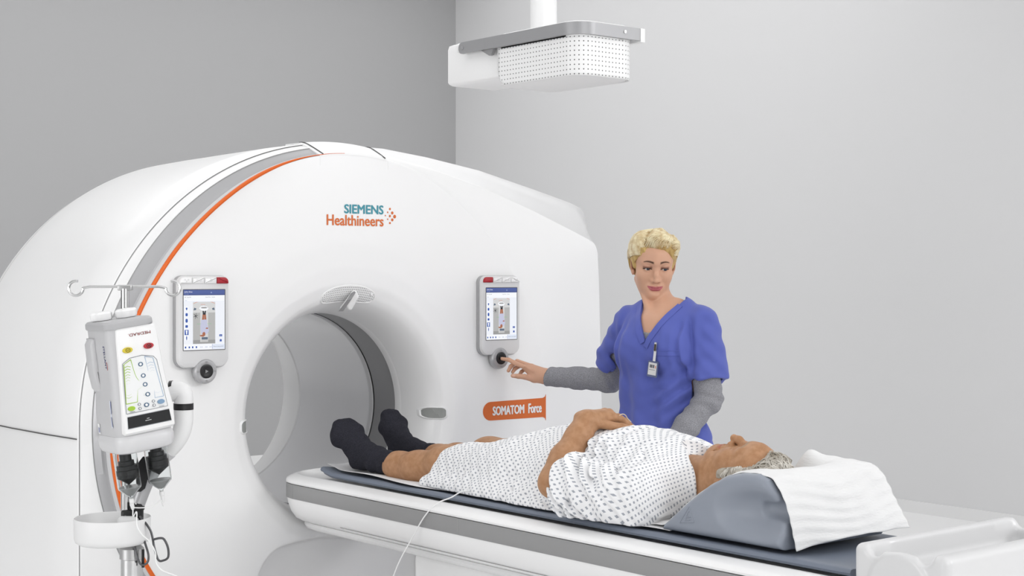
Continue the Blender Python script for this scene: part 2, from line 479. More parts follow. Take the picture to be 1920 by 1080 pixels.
# right: flat facet beyond the crease, bevel, side
aR = np.linspace(-88, 94, 300)
def fac(t): return lambda a: Ro(a) + (np.maximum(FACET(a), Ro(a) + .002) - Ro(a)) * t
mb = MB(); mb.loft(lring([(fac(0), .0), (fac(.03), .0025), (fac(.3), .008), (fac(.7), .018), (fac(.97), .028), (fac(1.0), .032)], aR)[:, ::-1], close=False)
mb.build('side_panel', M['white'], gantry, angle=50)
FX = lambda a: np.maximum(FACET(a), Ro(a) + .002)
OX = lambda a: np.maximum(OUTER(a), FX(a) + .002)
mb = MB(); mb.loft(lring([(FX, .032), (lambda a: FX(a) + .002, .036), (lambda a: FX(a) * .5 + OX(a) * .5 + .004, .09), (lambda a: OX(a) - .003, .145), (OX, .155)], aR)[:, ::-1], close=False)
mb.build('bevel_cover', mat('shaded_bevel_plastic', (.74, .74, .745), .33, coat=.1), gantry, angle=50)  # bevel shading put into the base colour, greyer than the white covers
mb = MB(); mb.loft(lring([(OX, .155), (OX, 1.0), (lambda a: OX(a) - .02, 1.17), (lambda a: OX(a) - .12, 1.225), (lambda a: np.full(len(a), .46), 1.225)], aR)[:, ::-1], close=False)
mb.build('end_shell', M['white'], gantry, angle=50)
for a0 in (97.6, 81.3):
    mb = MB(); pts = [polar(np.array([a0]), np.array([r]), y)[0] for r, y in ((.941, .001), (.9625, .048), (.983, .098), (.990, .125), (.991, .15))]
    mb.tube(spline(pts, 5), .0022, 6); mb.build('top_joint', M['dark_seam'], gantry)
at = np.linspace(80.5, 98.5, 40)
tc_ = lring([(lambda a: Ro(a) - .002, -.001), (lambda a: Ro(a) + .006, .004), (lambda a: .962 + 0 * a, .05), (lambda a: .983 + 0 * a, .10), (lambda a: .990 + 0 * a, .13), (lambda a: .991 + 0 * a, .22), (lambda a: .978 + 0 * a, .23)], at)[:, ::-1]
ends_ = [np.concatenate([e[:, :, :1], e[:, :, 1:2], ISO + (e[:, :, 2:] - ISO) * .965], 2) for e in (tc_[:, :1], tc_[:, -1:])]
mb = MB(); mb.loft(np.concatenate([ends_[0], tc_, ends_[1]], 1), close=False); mb.build('top_cap', M['white'], gantry)

mb = MB(); mb.rbox((.12, .55, .19), (2.05, .80, .378), .01); mb.build('base_cover', M['white'], gantry)
# bore liner
tube_m = mat('scan_window', (.80, .80, .815), .22, spec=.5, coat=.3)
def liner(name, prof, m): 
    mb = MB(); mb.loft(np.array([polar(ang[::3], np.full(N // 3, r), y) for r, y in prof])); return mb.build(name, m, gantry)
liner('bore_rim', [(.366, .215), (.3615, .222), (.3615, .252), (.366, .256)], M['white_matt'])
liner('bore_band', [(.366, .256), (.367, .40)], M['mid_grey'])
liner('bore_joint', [(.367, .398), (.370, .400), (.370, .406), (.366, .408)], M['black'])
liner('bore_ring', [(.366, .407), (.362, .410), (.362, .430), (.366, .433)], M['light_grey'])
liner('scan_tube', [(.366, .432), (.367, .96)], tube_m)
liner('rear_flare', [(.367, .958), (.363, .962), (.365, 1.0), (.375, 1.06), (.395, 1.13), (.43, 1.20), (.47, 1.226)], M['white'])

# perforated speaker plate over the bore with its camera fin
def face_pt(r, d, o=0.):
    x = r * math.cos(R(d)); z = ISO + r * math.sin(R(d)); return np.array([x, float(face_y(np.array(x), np.array(z))) - o, z])
def bean(rho, th):
    c, s = math.cos(th), math.sin(th); e = .62
    sx = math.copysign(abs(c) ** e, c) * rho; sz = math.copysign(abs(s) ** e, s) * rho
    return (.436 - .005 * sx * sx) + .029 * sz * (1 - .12 * sx * sx), 90 - 15.2 * sx
perf = mat('perforated_white', (.84, .84, .84), .4)
def perforate(m, s, r0, dark=(.16, .16, .16, 1)):
    uvn = node(m, 'ShaderNodeUVMap'); sp = node(m, 'ShaderNodeSeparateXYZ'); lnk(m, uvn.outputs[0], sp.inputs[0])
    fx = mth(m, 'SUBTRACT', mth(m, 'FRACT', mth(m, 'MULTIPLY', sp.outputs[0], s)), .5)
    fy = mth(m, 'SUBTRACT', mth(m, 'FRACT', mth(m, 'MULTIPLY', sp.outputs[1], s)), .5)
    d = mth(m, 'SQRT', mth(m, 'ADD', mth(m, 'MULTIPLY', fx, fx), mth(m, 'MULTIPLY', fy, fy)))
    k = mth(m, 'LESS_THAN', d, r0)
    mx = node(m, 'ShaderNodeMix', data_type='RGBA'); mx.inputs[6].default_value = bsdf(m).inputs['Base Color'].default_value; mx.inputs[7].default_value = dark
    lnk(m, k, mx.inputs[0]); lnk(m, mx.outputs[2], bsdf(m).inputs['Base Color'])
perforate(perf, 1 / .0077, .24, (.30, .30, .30, 1))
nr, nt = 14, 72; V = []; UV = []
for i in range(nr + 1):
    for j in range(nt):
        rho = i / nr; r, d = bean(rho, 2 * PI * j / nt); lift = .0045 * (1 - max(0, (rho - .93) / .07))
        V.append(face_pt(r, d, lift - .0008)); UV.append(((90 - d) / 57.3 * .436, r))
F = [[i * nt + j, i * nt + (j + 1) % nt, (i + 1) * nt + (j + 1) % nt, (i + 1) * nt + j] for i in range(nr) for j in range(nt)]
plate = mesh_obj('speaker_plate', V, F, perf, gantry, angle=60, uv=UV)
mb = MB(); mb.tube([face_pt(*bean(1.0, t), .001) for t in np.linspace(0, 2 * PI, 72, endpoint=False)], .0028, 8, closed=True); mb.build('plate_rim', M['white'], plate)
fin = su(.012, cap((-.018, .044, 1.412), (.012, .008, 1.468), .007, .010), cap((.010, .034, 1.415), (.022, .012, 1.455), .010, .010))
sdf_obj('camera_fin', fin, (-.06, -.03, 1.38), (.06, .08, 1.5), .003, M['white'], plate)
mb = MB(); mb.add(*[np.array([(-.040, .032, 1.402), (-.024, .026, 1.402), (-.006, -.004, 1.447), (.009, -.0065, 1.470), (.002, -.0072, 1.475), (-.012, -.006, 1.466), (-.024, .002, 1.442)]), [[0, 1, 2, 3, 4, 5, 6]]])
mb.build('camera_window', M['mid_grey'], plate, smooth=False)
mb = MB(); mb.lathe([(.0055, 0), (.0055, .003), (.004, .005), (0.001, .0055)], 16, M=Matrix.Translation(face_pt(.442, 77.5, .003)) @ Matrix.Rotation(PI / 2, 4, 'X')); mb.build('status_lamp', M['white_matt'], plate)

# grip recesses beside the bore
def face_n(x, z):
    e = .002; gx = (float(face_y(np.array(x + e), np.array(z))) - float(face_y(np.array(x - e), np.array(z)))) / (2 * e); gz = (float(face_y(np.array(x), np.array(z + e))) - float(face_y(np.array(x), np.array(z - e)))) / (2 * e)
    n = np.array((gx, -1., gz)); return n / np.linalg.norm(n)
grip_m = mat('grip_grey', (.30, .31, .30), .5)
for sx in (1, -1):
    cx, cz, hx, hz = .411 * sx, 1.008, .0295, .0195
    def onface(p, o):
        x = cx + (p[0] - cx) * 1.0; return np.array((x, float(face_y(np.array(x), np.array(p[1]))), p[1])) + face_n(cx, cz) * o
    out = [(cx + hx * a, cz + hz * b) for a, b in rrect(-1, -1, 1, 1, .62, 8)]
    sc_ = lambda t: [(cx + (x - cx) * t, cz + (z - cz) * (1 + (t - 1) * 1.3)) for x, z in out]
    mb = MB(); mb.loft([[onface(p, -.002) for p in sc_(1.22)], [onface(p, .004) for p in sc_(1.14)], [onface(p, .006) for p in sc_(1.06)], [onface(p, .003) for p in out], [onface(p, .0015) for p in sc_(.97)]])
    rim = mb.build('grip_rim', M['white'], gantry)
    mb = MB(); mb.loft([[onface(p, .0022) for p in sc_(t)] for t in (1.0, .8, .6, .4, .2, .05)], cap1=True)
    mb.build('grip_inlay', grip_m, rim, smooth=False)

# lettering on the face
mb = MB(); mb.add(*fit_text('SIEMENS', -.037, .134, 1.7535, 1.787, -.0012, bold=.045)); mb.build('blue_lettering', M['teal'], gantry, smooth=False)
mb = MB(); mb.add(*fit_text('Healthineers', -.111, .134, 1.7095, 1.7485, -.0012, bold=.03)); mb.build('orange_lettering', M['orange'], gantry, smooth=False)
mb = MB()
for px, pz, q in ((.142, .0, .0022), (.152, .013, .0026), (.152, -.0125, .0024), (.162, .026, .0036), (.162, .0, .0036), (.162, -.0255, .0034), (.1725, .0125, .0046), (.1725, -.013, .0046), (.183, .0, .0056)):
    e = ellipse(px, 1.749 + pz - .07 * (px - .16), q * 1.15, q * 1.2, 20); mb.add([(x, -.0012, z) for x, z in e], [list(range(20))])
mb.build('dot_emblem', M['orange'], gantry, smooth=False)
# orange name plate with flared right end
zc = 1.006
pl = [(.916, zc + .052), (.912, zc + .043), (.90, zc + .038), (.634, zc + .036)] + [(.634 + .036 * math.cos(R(90 + 15 * k)), zc + .036 * math.sin(R(90 + 15 * k))) for k in range(1, 12)] + [(.634, zc - .036), (.90, zc - .038), (.912, zc - .043), (.916, zc - .052)]
pl = pl[::-1]
mb = MB(); mb.prism(pl, -.0015, .004)
npl = mb.build('name_plate', M['orange'], gantry, smooth=False)
for t_ in (('SOMATOM', .643, .803, zc - .018, zc + .018, -.0028, .05), ('Force', .823, .893, zc - .019, zc + .020, -.0028, .045)):
    mb = MB(); mb.add(*fit_text(*t_)); mb.build('plate_lettering', M['white_matt'], npl, smooth=False)

# ------------------------------------------------------------------ control panels on the face
scr = {k: mat('screen_' + k, '#000000', .35, emit=c, estr=1.0) for k, c in dict(white='#f6f8fc', pale='#eef1f8', head='#4a5c9a', head_dark='#3b4b85', icon='#2f55a8', photo='#b4b4b3', photo_light='#d3d3d3', photo_mid='#9b9b9a', gown='#c3c5dc', skin='#a8664a', dark='#22242c', orange='#d7764d', green='#3ec76a', text='#55606f', pad='#5d6b7d', key='#dfe6f4', soft='#8fa0c8').items()}
SK = list(scr.keys())
def control_panel(cx, flip, texts):
    W, H = .0955, .158; zt = 1.53; zb = zt - .306; y0 = -.034
    out = rrect(cx - W, zb, cx + W, zt, [.034, .034, .026, .026], 8)
    mb = MB(); mb.prism(out, y0, .005, bev=.012)
    pan = mb.build('control_panel', mat('panel_grey', (.70, .70, .705), .35), gantry, angle=40)
    mb = MB(); mb.prism(rrect(cx - W - .002, zb - .002, cx + W + .002, zt + .001, [.036, .036, .028, .028], 8), y0 + .016, .004); mb.build('panel_body', M['silver'], pan)
    # buttons along the top
    bw = 2 * W - .012; xs = np.linspace(cx - bw / 2, cx + bw / 2, 5)
    for k in range(4):
        red = (k == 3) if not flip else (k == 0)
        a, b = xs[k] + .0008, xs[k + 1] - .0008
        rr_ = [.002, .002, .016 if k == 3 else .002, .016 if k == 0 else .002]
        mb = MB(); mb.prism(rrect(a, zt - .026, b, zt - .005, rr_, 5), y0 - .006, y0 + .006, bev=.003)
        c0 = (a + b) / 2; cz = zt - .0155
        if not red:
            kk = k if not flip else 3 - k
            if kk == 0: dd = [(c0 - .006, cz + .002, .0022), (c0 + .006, cz + .002, .0022), (c0, cz - .003, .002)]
            elif kk == 1: dd = [(c0 - .006, cz, .003), (c0 + .006, cz, .003)]
            else: dd = [(c0, cz, .0042)]
            for x, z, q in dd:
                mb.tube([(x + q * math.cos(t), y0 - .0062, z + q * math.sin(t)) for t in np.linspace(0, 2 * PI, 16, endpoint=False)], .0005, 4, m=1, closed=True)
        o = mb.build('button', [M['red'] if red else M['white'], M['light_grey']], pan)
        if red: o['label'] = 'dark red button'
    # screen
    L, Rr, T, B = cx - .076, cx + .076, zt - .047, zt - .246
    w_, h_ = Rr - L, T - B
    mb = MB()
    def quad(x0, z0, x1, z1, m, lv):
        y = y0 - .0006 - lv * .00018
        mb.add([(L + w_ * x0, y, B + h_ * z0), (L + w_ * x1, y, B + h_ * z0), (L + w_ * x1, y, B + h_ * z1), (L + w_ * x0, y, B + h_ * z1)], [[0, 1, 2, 3]], SK.index(m))
    def poly(pts, m, lv):
        y = y0 - .0006 - lv * .00018
        mb.add([(L + w_ * x, y, B + h_ * z) for x, z in pts], [list(range(len(pts)))], SK.index(m))
    def txt(s, x0, z0, x1, z1, m, lv): V, F = fit_text(s, L + w_ * x0, L + w_ * x1, B + h_ * z0, B + h_ * z1, y0 - .0006 - lv * .00018, bold=.01); mb.add(V, F, SK.index(m))
    quad(0, 0, 1, 1, 'white', 0); quad(0, .91, 1, 1, 'head', 1); quad(0, .91, 1, .93, 'head_dark', 2)
    txt('John Doe', .02, .95, .21, .98, 'pale', 2); txt('01.01.1960', .02, .925, .12, .94, 'soft', 2)
    poly([(.67 + .018 * math.cos(t), .955 + .012 * math.sin(t)) for t in np.linspace(0, 2 * PI, 12, endpoint=False)], 'soft', 2)
    txt('RT_RunOff', .03, .868, .18, .885, 'text', 1); txt('Head First - Supine', .53, .868, .76, .885, 'text', 1); txt('Table', .03, .818, .08, .832, 'soft', 1)
    quad(0, .10, .99, .805, 'pale', 1); quad(0, .805, 1, .809, 'key', 2)
    # photograph of the table seen from above, shown on the screen
    quad(.225, .10, .765, .80, 'photo', 2); quad(.225, .62, .765, .80, 'photo_light', 3); quad(.225, .10, .765, .165, 'photo_mid', 3); quad(.40, .13, .59, .66, 'photo_light', 4)
    poly([(.37 + .0, .69), (.40, .72), (.48, .735), (.56, .72), (.60, .69), (.57, .66), (.50, .645), (.42, .66)], 'white', 5)
    poly([(.40, .70), (.45, .715), (.53, .715), (.58, .70), (.53, .69), (.45, .69)], 'photo_mid', 6)
    for sx in (-1, 1):
        poly([(.495 + sx * .27, .765), (.495 + sx * .255, .775), (.495 + sx * .20, .795), (.495 + sx * .14, .80), (.495 + sx * .20, .788)][::sx], 'orange', 5)
        poly([(.495 + sx * .26, .66), (.495 + sx * .20, .665), (.495 + sx * .19, .69), (.495 + sx * .24, .705)][::-sx], 'pad', 5)
        poly([(.495 + sx * .014 - .02, .585), (.495 + sx * .014 + .02, .585), (.495 + sx * .026 + .016, .65), (.495 + sx * .026 - .016, .65)], 'dark', 6)
        poly([(.495 + sx * .03 - .026, .49), (.495 + sx * .03 + .026, .49), (.495 + sx * .02 + .02, .59), (.495 + sx * .02 - .02, .59)], 'skin', 5)
        quad(.495 + sx * .125 - .05, .431, .495 + sx * .125 + .05, .434, 'green', 7)
    poly([(.42, .50), (.56, .505), (.57, .42), (.60, .36), (.61, .31), (.56, .26), (.42, .27), (.40, .38)], 'gown', 7)
    poly([(.52, .35), (.55, .37), (.59, .365), (.58, .345)], 'skin', 8); poly([(.38, .245), (.40, .225), (.47, .215), (.52, .24), (.52, .28), (.49, .30), (.45, .28), (.45, .25)], 'skin', 8)
    quad(.43, .17, .58, .21, 'pad', 8); quad(.42, .14, .58, .145, 'photo_mid', 8); quad(.42, .155, .58, .16, 'photo_mid', 8)
    for k in range(6):
        a = 2 * PI * k / 6 + .3; c, s = math.cos(a), math.sin(a)
        poly([(.29 + .006 * s, .565 - .005 * c), (.29 + .06 * c + .004 * s, .565 + .05 * s - .003 * c), (.29 + .06 * c - .004 * s, .565 + .05 * s + .003 * c), (.29 - .006 * s, .565 + .005 * c)], 'dark', 6)
    txt('SIEMENS', .41, .75, .52, .762, 'orange', 5)
    # body-region keys
    for k, z in enumerate((.685, .59, .49, .395, .295, .20)):
        quad(.025, z - .042, .12, z + .042, 'white' if k != 4 else 'icon', 2)
        sh = [[(.05, z + .01), (.06, z + .022), (.085, z + .022), (.095, z + .01), (.085, z - .012), (.078, z - .022), (.068, z - .022), (.06, z - .012)],
              rrect(.045, z - .026, .10, z + .026, .015, 3), rrect(.045, z - .032, .10, z + .032, .02, 3), rrect(.042, z - .022, .103, z + .022, .012, 3),
              [(.05, z + .033), (.095, z + .033), (.085, z - .033), (.062, z - .033)], [(.066, z + .034), (.08, z + .034), (.088, z + .005), (.078, z - .034), (.068, z - .034), (.058, z + .005)]][k]
        poly(sh, 'white' if k == 4 else 'icon', 3)
    quad(.865, .215, .935, .25, 'icon', 3); quad(.885, .228, .915, .232, 'white', 4); quad(.875, .13, .925, .165, 'icon', 3); quad(.893, .165, .907, .172, 'icon', 3)
    quad(0, .0, 1, .098, 'white', 2); quad(.70, .008, 1, .09, 'key', 3); quad(.69, .008, .697, .09, 'icon', 3); txt('Move to scan position', .72, .04, .97, .058, 'text', 4)
    for x in (.03, .12, .20, .29): poly(rrect(x, .03, x + .035, .062, .008, 3), 'icon', 3)
    for x, s in ((.40, '0.0'), (.52, '100.0'), (.63, 'kV')): txt(s, x, .035, x + .055, .055, 'soft', 3)
    mb.build('screen', [scr[k] for k in SK], pan, smooth=False)
    mb = MB(); fr = rrect(L - .0012, B - .0012, Rr + .0012, T + .0012, .001, 2)
    mb.tube([(x, y0 - .0008, z) for x, z in fr], .0012, 5, closed=True); mb.build('screen_edge', M['dark_seam'], pan)
    # dial
    kx, kz = cx + .006 * (1 if not flip else -1), zb - .012
    Md = Matrix.Translation((kx, y0 + .012, kz)) @ Matrix.Rotation(PI / 2, 4, 'X')
    mb = MB(); mb.lathe([(.030, -.012), (.041, -.006), (.0425, .004), (.041, .011), (.037, .0165), (.026, .0175), (.0235, .0165)], 48, M=Md)
    for k in range(4):
        a = k * PI / 2; x = kx + .031 * math.cos(a); z = kz + .031 * math.sin(a)
        mb.tube([(x - .004, y0 - .0062, z - .001), (x, y0 - .0064, z + .002), (x + .004, y0 - .0062, z + .0005)], .0005, 4, m=1)
        mb.tube([(x - .002, y0 - .0062, z - .003), (x + .003, y0 - .0062, z - .002)], .0006, 4, m=1)
    dl = mb.build('dial', [M['silver'], M['mid_grey']], pan)
    mb = MB(); mb.lathe([(.0235, .010), (.0235, .0195), (.020, .0205), (.012, .0188), (.0005, .0182)], 40, M=Md)
    mb.add([(kx - .005, y0 - .0074, kz - .006), (kx + .006, y0 - .0074, kz), (kx - .005, y0 - .0074, kz + .006)], [[0, 1, 2]], 1)
    o = mb.build('play_key', [M['black'], M['mid_grey']], pan); o['label'] = 'round black key with arrow'
    return pan
control_panel(-.611, False, None)['label'] = 'panel at the orange-edged side of the gantry'
control_panel(.662, True, None)['label'] = 'panel touched by the nurse'
# ------------------------------------------------------------------ patient table
table = empty('patient_table', (0, -1.4, 0))
tag(table, 'long white patient table with grey side stripe running out of the scanner bore', 'examination table')
ctr = Matrix.Translation((0, 1.4, 0))
def tpt(x, y, z): return (x, y + 1.4, z)
YE, YS = -.015, -2.66
# cross-sections: half profile from outer to inner, mirrored
def tring(y, prof, sc=1.):
    L = [tpt(-x * sc, y, z) for x, z in prof]; Rr = [tpt(x * sc, y, z) for x, z in prof[::-1]]
    return L + Rr
def rounded_run(prof, name, m, lift=0):
    """sections from a tapered nose in the bore to a square end"""
    st = [(.03, .70), (.015, .86), (-.01, .95), (-.05, .985), (-.10, 1.0), (-.3, 1.0), (-1.2, 1.0), (YS, 1.0)]
    mb = MB(); mb.loft([tring(y, prof, s) for y, s in st], close=True, cap0=True, cap1=True)
    return mb.build(name, m, table, angle=40)
top = [(.296, .815), (.303, .821), (.302, .828), (.292, .834), (.262, .842), (.245, .843), (.235, .838), (.20, .826), (.12, .820)]
bot_top = [(.298, .815), (.12, .814)]
def closed(prof_hi, prof_lo): return prof_lo[::-1][:0] + prof_hi
def run(name, prof, m):
    st = [(.055, .30, .30), (.05, .52, .5), (.03, .76, .75), (.005, .90, .9), (-.03, .97, .97), (-.08, 1.0, 1.0), (-.3, 1, 1), (-1.2, 1, 1), (YS, 1, 1)]
    rings = []
    for y, s, _ in st:
        P = [(-x * s, y, z) for x, z in prof] + [(x * s, y, z) for x, z in prof[::-1]]
        rings.append([tpt(*p) for p in P])
    mb = MB(); mb.loft(rings, close=True, cap0=True, cap1=True); return mb.build(name, m, table, angle=40)
run('tabletop', [(.12, .812), (.294, .812), (.302, .816), (.304, .822), (.300, .829), (.288, .834), (.262, .8405), (.250, .841), (.240, .836), (.20, .826), (.10, .822)], M['white'])
strip_m = mat('table_stripe', (.29, .29, .292), .42)
st = run('side_stripe', [(.12, .764), (.3015, .764), (.3035, .767), (.3035, .810), (.302, .813), (.12, .813)], strip_m)
run('underbody', [(.10, .672), (.200, .672), (.236, .676), (.262, .690), (.282, .715), (.295, .745), (.2995, .765), (.12, .765)], M['white'])
run('lower_rail', [(.08, .640), (.195, .640), (.215, .648), (.222, .660), (.218, .668), (.205, .672), (.08, .672)], M['white_matt'])
mb = MB()
for x in (-1, 1):
    mb.tube([tpt(x * .2665, y, .6935) for y in np.linspace(-.33, YS, 6)], .0012, 5)
    for y in (-.085, -1.02): mb.tube([tpt(x * .3038, y, z) for z in (.766, .79, .811)], .0012, 5)
mb.build('table_joint', M['soft_seam'], table)
# pedestal under the top
mb = MB()
mb.rbox(tpt(0, -1.50, .325), (.40, 1.70, .65), .02)
mb.build('pedestal', M['white_matt'], table)
mb = MB(); mb.rbox(tpt(0, -1.2, .03), (.62, 2.3, .06), .02); mb.build('base', M['light_grey'], table)

# ------------------------------------------------------------------ mattress
def strip(name, ys, prof_fn, m, parent=None, loc=(0, 0, 0), closed_=True, uv=False):
    rings = [prof_fn(y) for y in ys]
    mb = MB(); mb.loft(rings, close=closed_, cap0=closed_, cap1=closed_); o = mb.build(name, m, parent, angle=50); return o
matt_m = mat('grey_mattress_vinyl', '#717987', .42); noise_bump(matt_m, 400, .05, .0005)
def matt(y):
    e = smooth01(y, -.22, -.115); w = .232 * (1 - .10 * e ** 2); zl = .0035 + .0 * e
    up = .010 * e
    pts = [(-w, .851), (-w + .004, .858), (-w + .012, .860), (-w + .03, .8585), (-.13, .852), (0, .850), (.13, .852), (w - .03, .8585), (w - .012, .860), (w - .004, .858), (w, .851)]
    lo = [(w - .004, .844), (w - .03, .8395), (.13, .834), (0, .831), (-.13, .834), (-w + .03, .8395), (-w + .004, .844)]
    return [(x, y, z + up) for x, z in pts + lo]
o = strip('mattress', [-.115, -.118, -.13, -.16, -.22, -.4, -.8, -1.2, -1.6, -2.0, -2.40], matt, matt_m)
tag(o, 'thin dark grey mattress along the white scanner table under the patient', 'mattress')
# ------------------------------------------------------------------ paper sheet
paper_m = mat('tissue_paper', (.80, .80, .81), .75, spec=.2); noise_bump(paper_m, 90, .25, .003, (1, .25, 1))
def sheet(y):
    w = .205 + .012 * math.sin(y * 7) + .010 * math.sin(y * 19 + 1) - .03 * smooth01(y, -.5, -.2) * 0
    t = np.linspace(-1, 1, 25); out = []
    for q in t:
        x = w * q; z = .8625 + .006 * abs(q) ** 3 + .0022 * math.sin(9 * q + 6 * y) + .0018 * math.sin(23 * y + 3 * q) + .011 * smooth01(y, -.22, -.115)
        out.append((x, y, z))
    return out
ys = np.linspace(-.125, -1.79, 110)
rings = [sheet(y) for y in ys]
lowr = [[(x, y, z - .0012) for x, y, z in r][::-1] for r in rings]
mb = MB(); mb.loft([a + b for a, b in zip(rings, lowr)], cap0=True, cap1=True)
tag(mb.build('paper_sheet', paper_m, angle=60), 'white paper sheet laid over the grey mattress beneath the patient', 'paper sheet')

# ------------------------------------------------------------------ trough at the head end
f0 = sbox((.015, -2.573, .888), (.300, .124, .047), .018)
cut = sbox((.015, -2.573, .940), (.284, .086, .068), .022)
def trough(P):
    d = smax(f0(P), -cut(P), .010)
    for x0, si in ((-.280, 1), (.310, -1)):
        nt = su(.010, cap((x0 - .08, -2.507, .932), (x0 + .08, -2.507, .932), .020), cap((x0 - .08, -2.638, .932), (x0 + .08, -2.638, .932), .020), sbox((x0, -2.573, .950), (.045, .070, .022), .01))
        d = smax(d, -nt(P), .012)
        e = smax(np.sqrt((P[:, 1] + 2.573) ** 2 + (P[:, 2] - .846) ** 2) - .080, np.abs(P[:, 0] - (x0 + si * .004)) - .013, .008)
        d = smin(d, smax(e, .85 - P[:, 2], .005), .008)
    return smax(d, .8445 - P[:, 2], .004)
tr = sdf_obj('head_end_trough', trough, (-.31, -2.72, .835), (.34, -2.43, .96), .0035, mat('trough_plastic', (.68, .68, .685), .3, coat=.2))
tag(tr, 'white open trough with scooped end walls on the head end of the table', 'trough')
# ------------------------------------------------------------------ head rest wedge
hr_m = mat('grey_foam_skin', '#8d939e', .42)
HRP = [(-1.762, .866), (-1.768, .880), (-1.80, .905), (-1.86, .952), (-1.93, 1.000), (-1.99, 1.030), (-2.04, 1.041), (-2.09, 1.043), (-2.122, 1.033), (-2.146, 1.00), (-2.164, .95), (-2.174, .90), (-2.172, .866)]
def hr_profile(P):
    """signed distance to the side outline in the yz-plane"""
    poly = np.array(HRP, np.float32); q = P[:, 1:3]
    d = np.full(len(P), 1e9, np.float32); ins = np.zeros(len(P), bool)
    for i in range(len(poly)):
        a = poly[i]; b = poly[(i + 1) % len(poly)]; e = b - a; w = q - a
        t = np.clip((w @ e) / (e @ e), 0, 1); d = np.minimum(d, np.sum((w - t[:, None] * e) ** 2, 1))
        c = ((a[1] > q[:, 1]) != (b[1] > q[:, 1])) & (q[:, 0] < (b[0] - a[0]) * (q[:, 1] - a[1]) / (b[1] - a[1] + 1e-12) + a[0])
        ins ^= c
    return np.where(ins, -1, 1) * np.sqrt(d)
def hr(P):
    dx = np.abs(P[:, 0]) - (.205 - .10 * np.maximum(P[:, 2] - 1.04, 0))
    d = smax(hr_profile(P), dx, .022)
    ch = su(.05, cap((0, -1.70, .965), (0, -1.86, 1.005), .085, .10), cap((0, -1.86, 1.005), (0, -2.02, 1.02), .105, .10), cap((0, -1.86, 1.10), (0, -2.0, 1.10), .13, .12))(P)
    d = smax(d, -ch, .03)
    # hollow grip at the side and the thumb of foam above it
    for sx in (-1, 1):
        sc = ell((sx * .262, -2.09, .945), (.093, .150, .074))(P); d = smax(d, -sc, .02)
        pk = su(.015, cap((sx * .172, -2.105, .955), (sx * .172, -2.24, .960), .018, .026))(P); d = smax(d, -pk, .012)
    return d
rest = sdf_obj('head_rest', hr, (-.23, -2.24, .85), (.23, -1.74, 1.08), .004, hr_m)
tag(rest, 'grey foam head rest wedge under the head of the patient', 'head rest')
# warning triangle moulded into the near side
def hr_side(y, z):
    x = -.24
    for _ in range(40): x += float(hr(np.array([[x, y, z]], np.float32))[0]) * .9
    return x
tri = [(-1.835, .893), (-1.885, .900), (-1.868, .938)]
mb = MB()
def sl(pts, r): mb.tube([(hr_side(y, z) - .0002, y, z) for y, z in pts], r, 5)
for i in range(3):
    a, b = np.array(tri[i]), np.array(tri[(i + 1) % 3]); sl([a + (b - a) * t for t in np.linspace(0, 1, 7)], .0012)
sl([(-1.852, .901), (-1.872, .905)], .0014); sl([(-1.855, .903), (-1.863, .920)], .0014); sl([(-1.857, .912), (-1.874, .912)], .0014); sl([(-1.864, .923), (-1.869, .926)], .0014)
mb.build('warning_mark', hr_m, rest)

# ------------------------------------------------------------------ paper towel over the head rest
prof = spline([(-1.700, .880), (-1.762, .885), (-1.80, .912), (-1.86, .959), (-1.93, 1.006), (-1.99, 1.036), (-2.04, 1.047), (-2.09, 1.049), (-2.130, 1.039), (-2.160, 1.003), (-2.180, .953), (-2.194, .905), (-2.204, .868)], 8)
cl = np.concatenate([[0], np.cumsum(np.linalg.norm(np.diff(prof, axis=0), axis=1))])
ns, nx = 130, 80
S = np.linspace(0, cl[-1], ns); py_ = np.interp(S, cl, prof[:, 0]); pz_ = np.interp(S, cl, prof[:, 1])
ty = np.gradient(py_); tz = np.gradient(pz_); tl = np.hypot(ty, tz); ny, nz_ = -tz / tl * -1, ty / tl * -1
ny, nz_ = np.where(nz_ < 0, ny, ny), nz_
Vt = []
for i in range(ns):
    u = i / (ns - 1); hang = smooth01(py_[i], -2.12, -2.21) if False else smooth01(-py_[i], 2.10, 2.17)
    for j in range(nx):
        t = j / (nx - 1)
        xl = -.180 - .004 * hang - .012 * (1 - u); xr = .215 + .03 * hang
        x = xl + (xr - xl) * t
        y, z = py_[i], pz_[i]
        # dip into the head channel and far-side hump
        chn = math.exp(-((x - .0) / .085) ** 4) * (1 - smooth01(-y, 2.00, 2.10)) * smooth01(-y, 1.72, 1.86)
        z -= .10 * chn * (.6 + .4 * smooth01(-y, 1.75, 1.9)) * .95
        hump = math.exp(-((x - .165) / .055) ** 2) * math.exp(-((y + 1.99) / .09) ** 2)
        hump2 = math.exp(-((x - .115) / .032) ** 2) * math.exp(-((y + 1.99) / .035) ** 2)
        z += .014 * hump + .030 * hump2
        wr = .0017 * math.sin(z * 210 + 3.0 * math.sin(x * 14 + 1)) * hang * (.3 + .7 * abs(math.sin(x * 9 + 2)))
        wr += .0016 * math.sin(x * 60 + y * 40) + .0012 * math.sin(y * 130 + x * 25)
        y += (-wr - .018 * hang * t * math.sin(t * 5)) * (1 if hang > .2 else .3)
        z += wr * (1 - hang) * .6
        z -= .006 * smooth01(abs(x), .15, .18) * (1 - hang)
        # ragged, slanting lower edge: far corner lifts
        z += hang * max(0, (u - .86) / .14) * (.020 * math.sin(t * 3.0) + .025 * max(0, t - .75) * 4 * .5)
        y -= hang * max(0, (u - .8) / .2) * .03 * t
        Vt.append((x, y, z))
Vt = np.array(Vt)
F = [[i * nx + j, i * nx + j + 1, (i + 1) * nx + j + 1, (i + 1) * nx + j] for i in range(ns - 1) for j in range(nx - 1)]
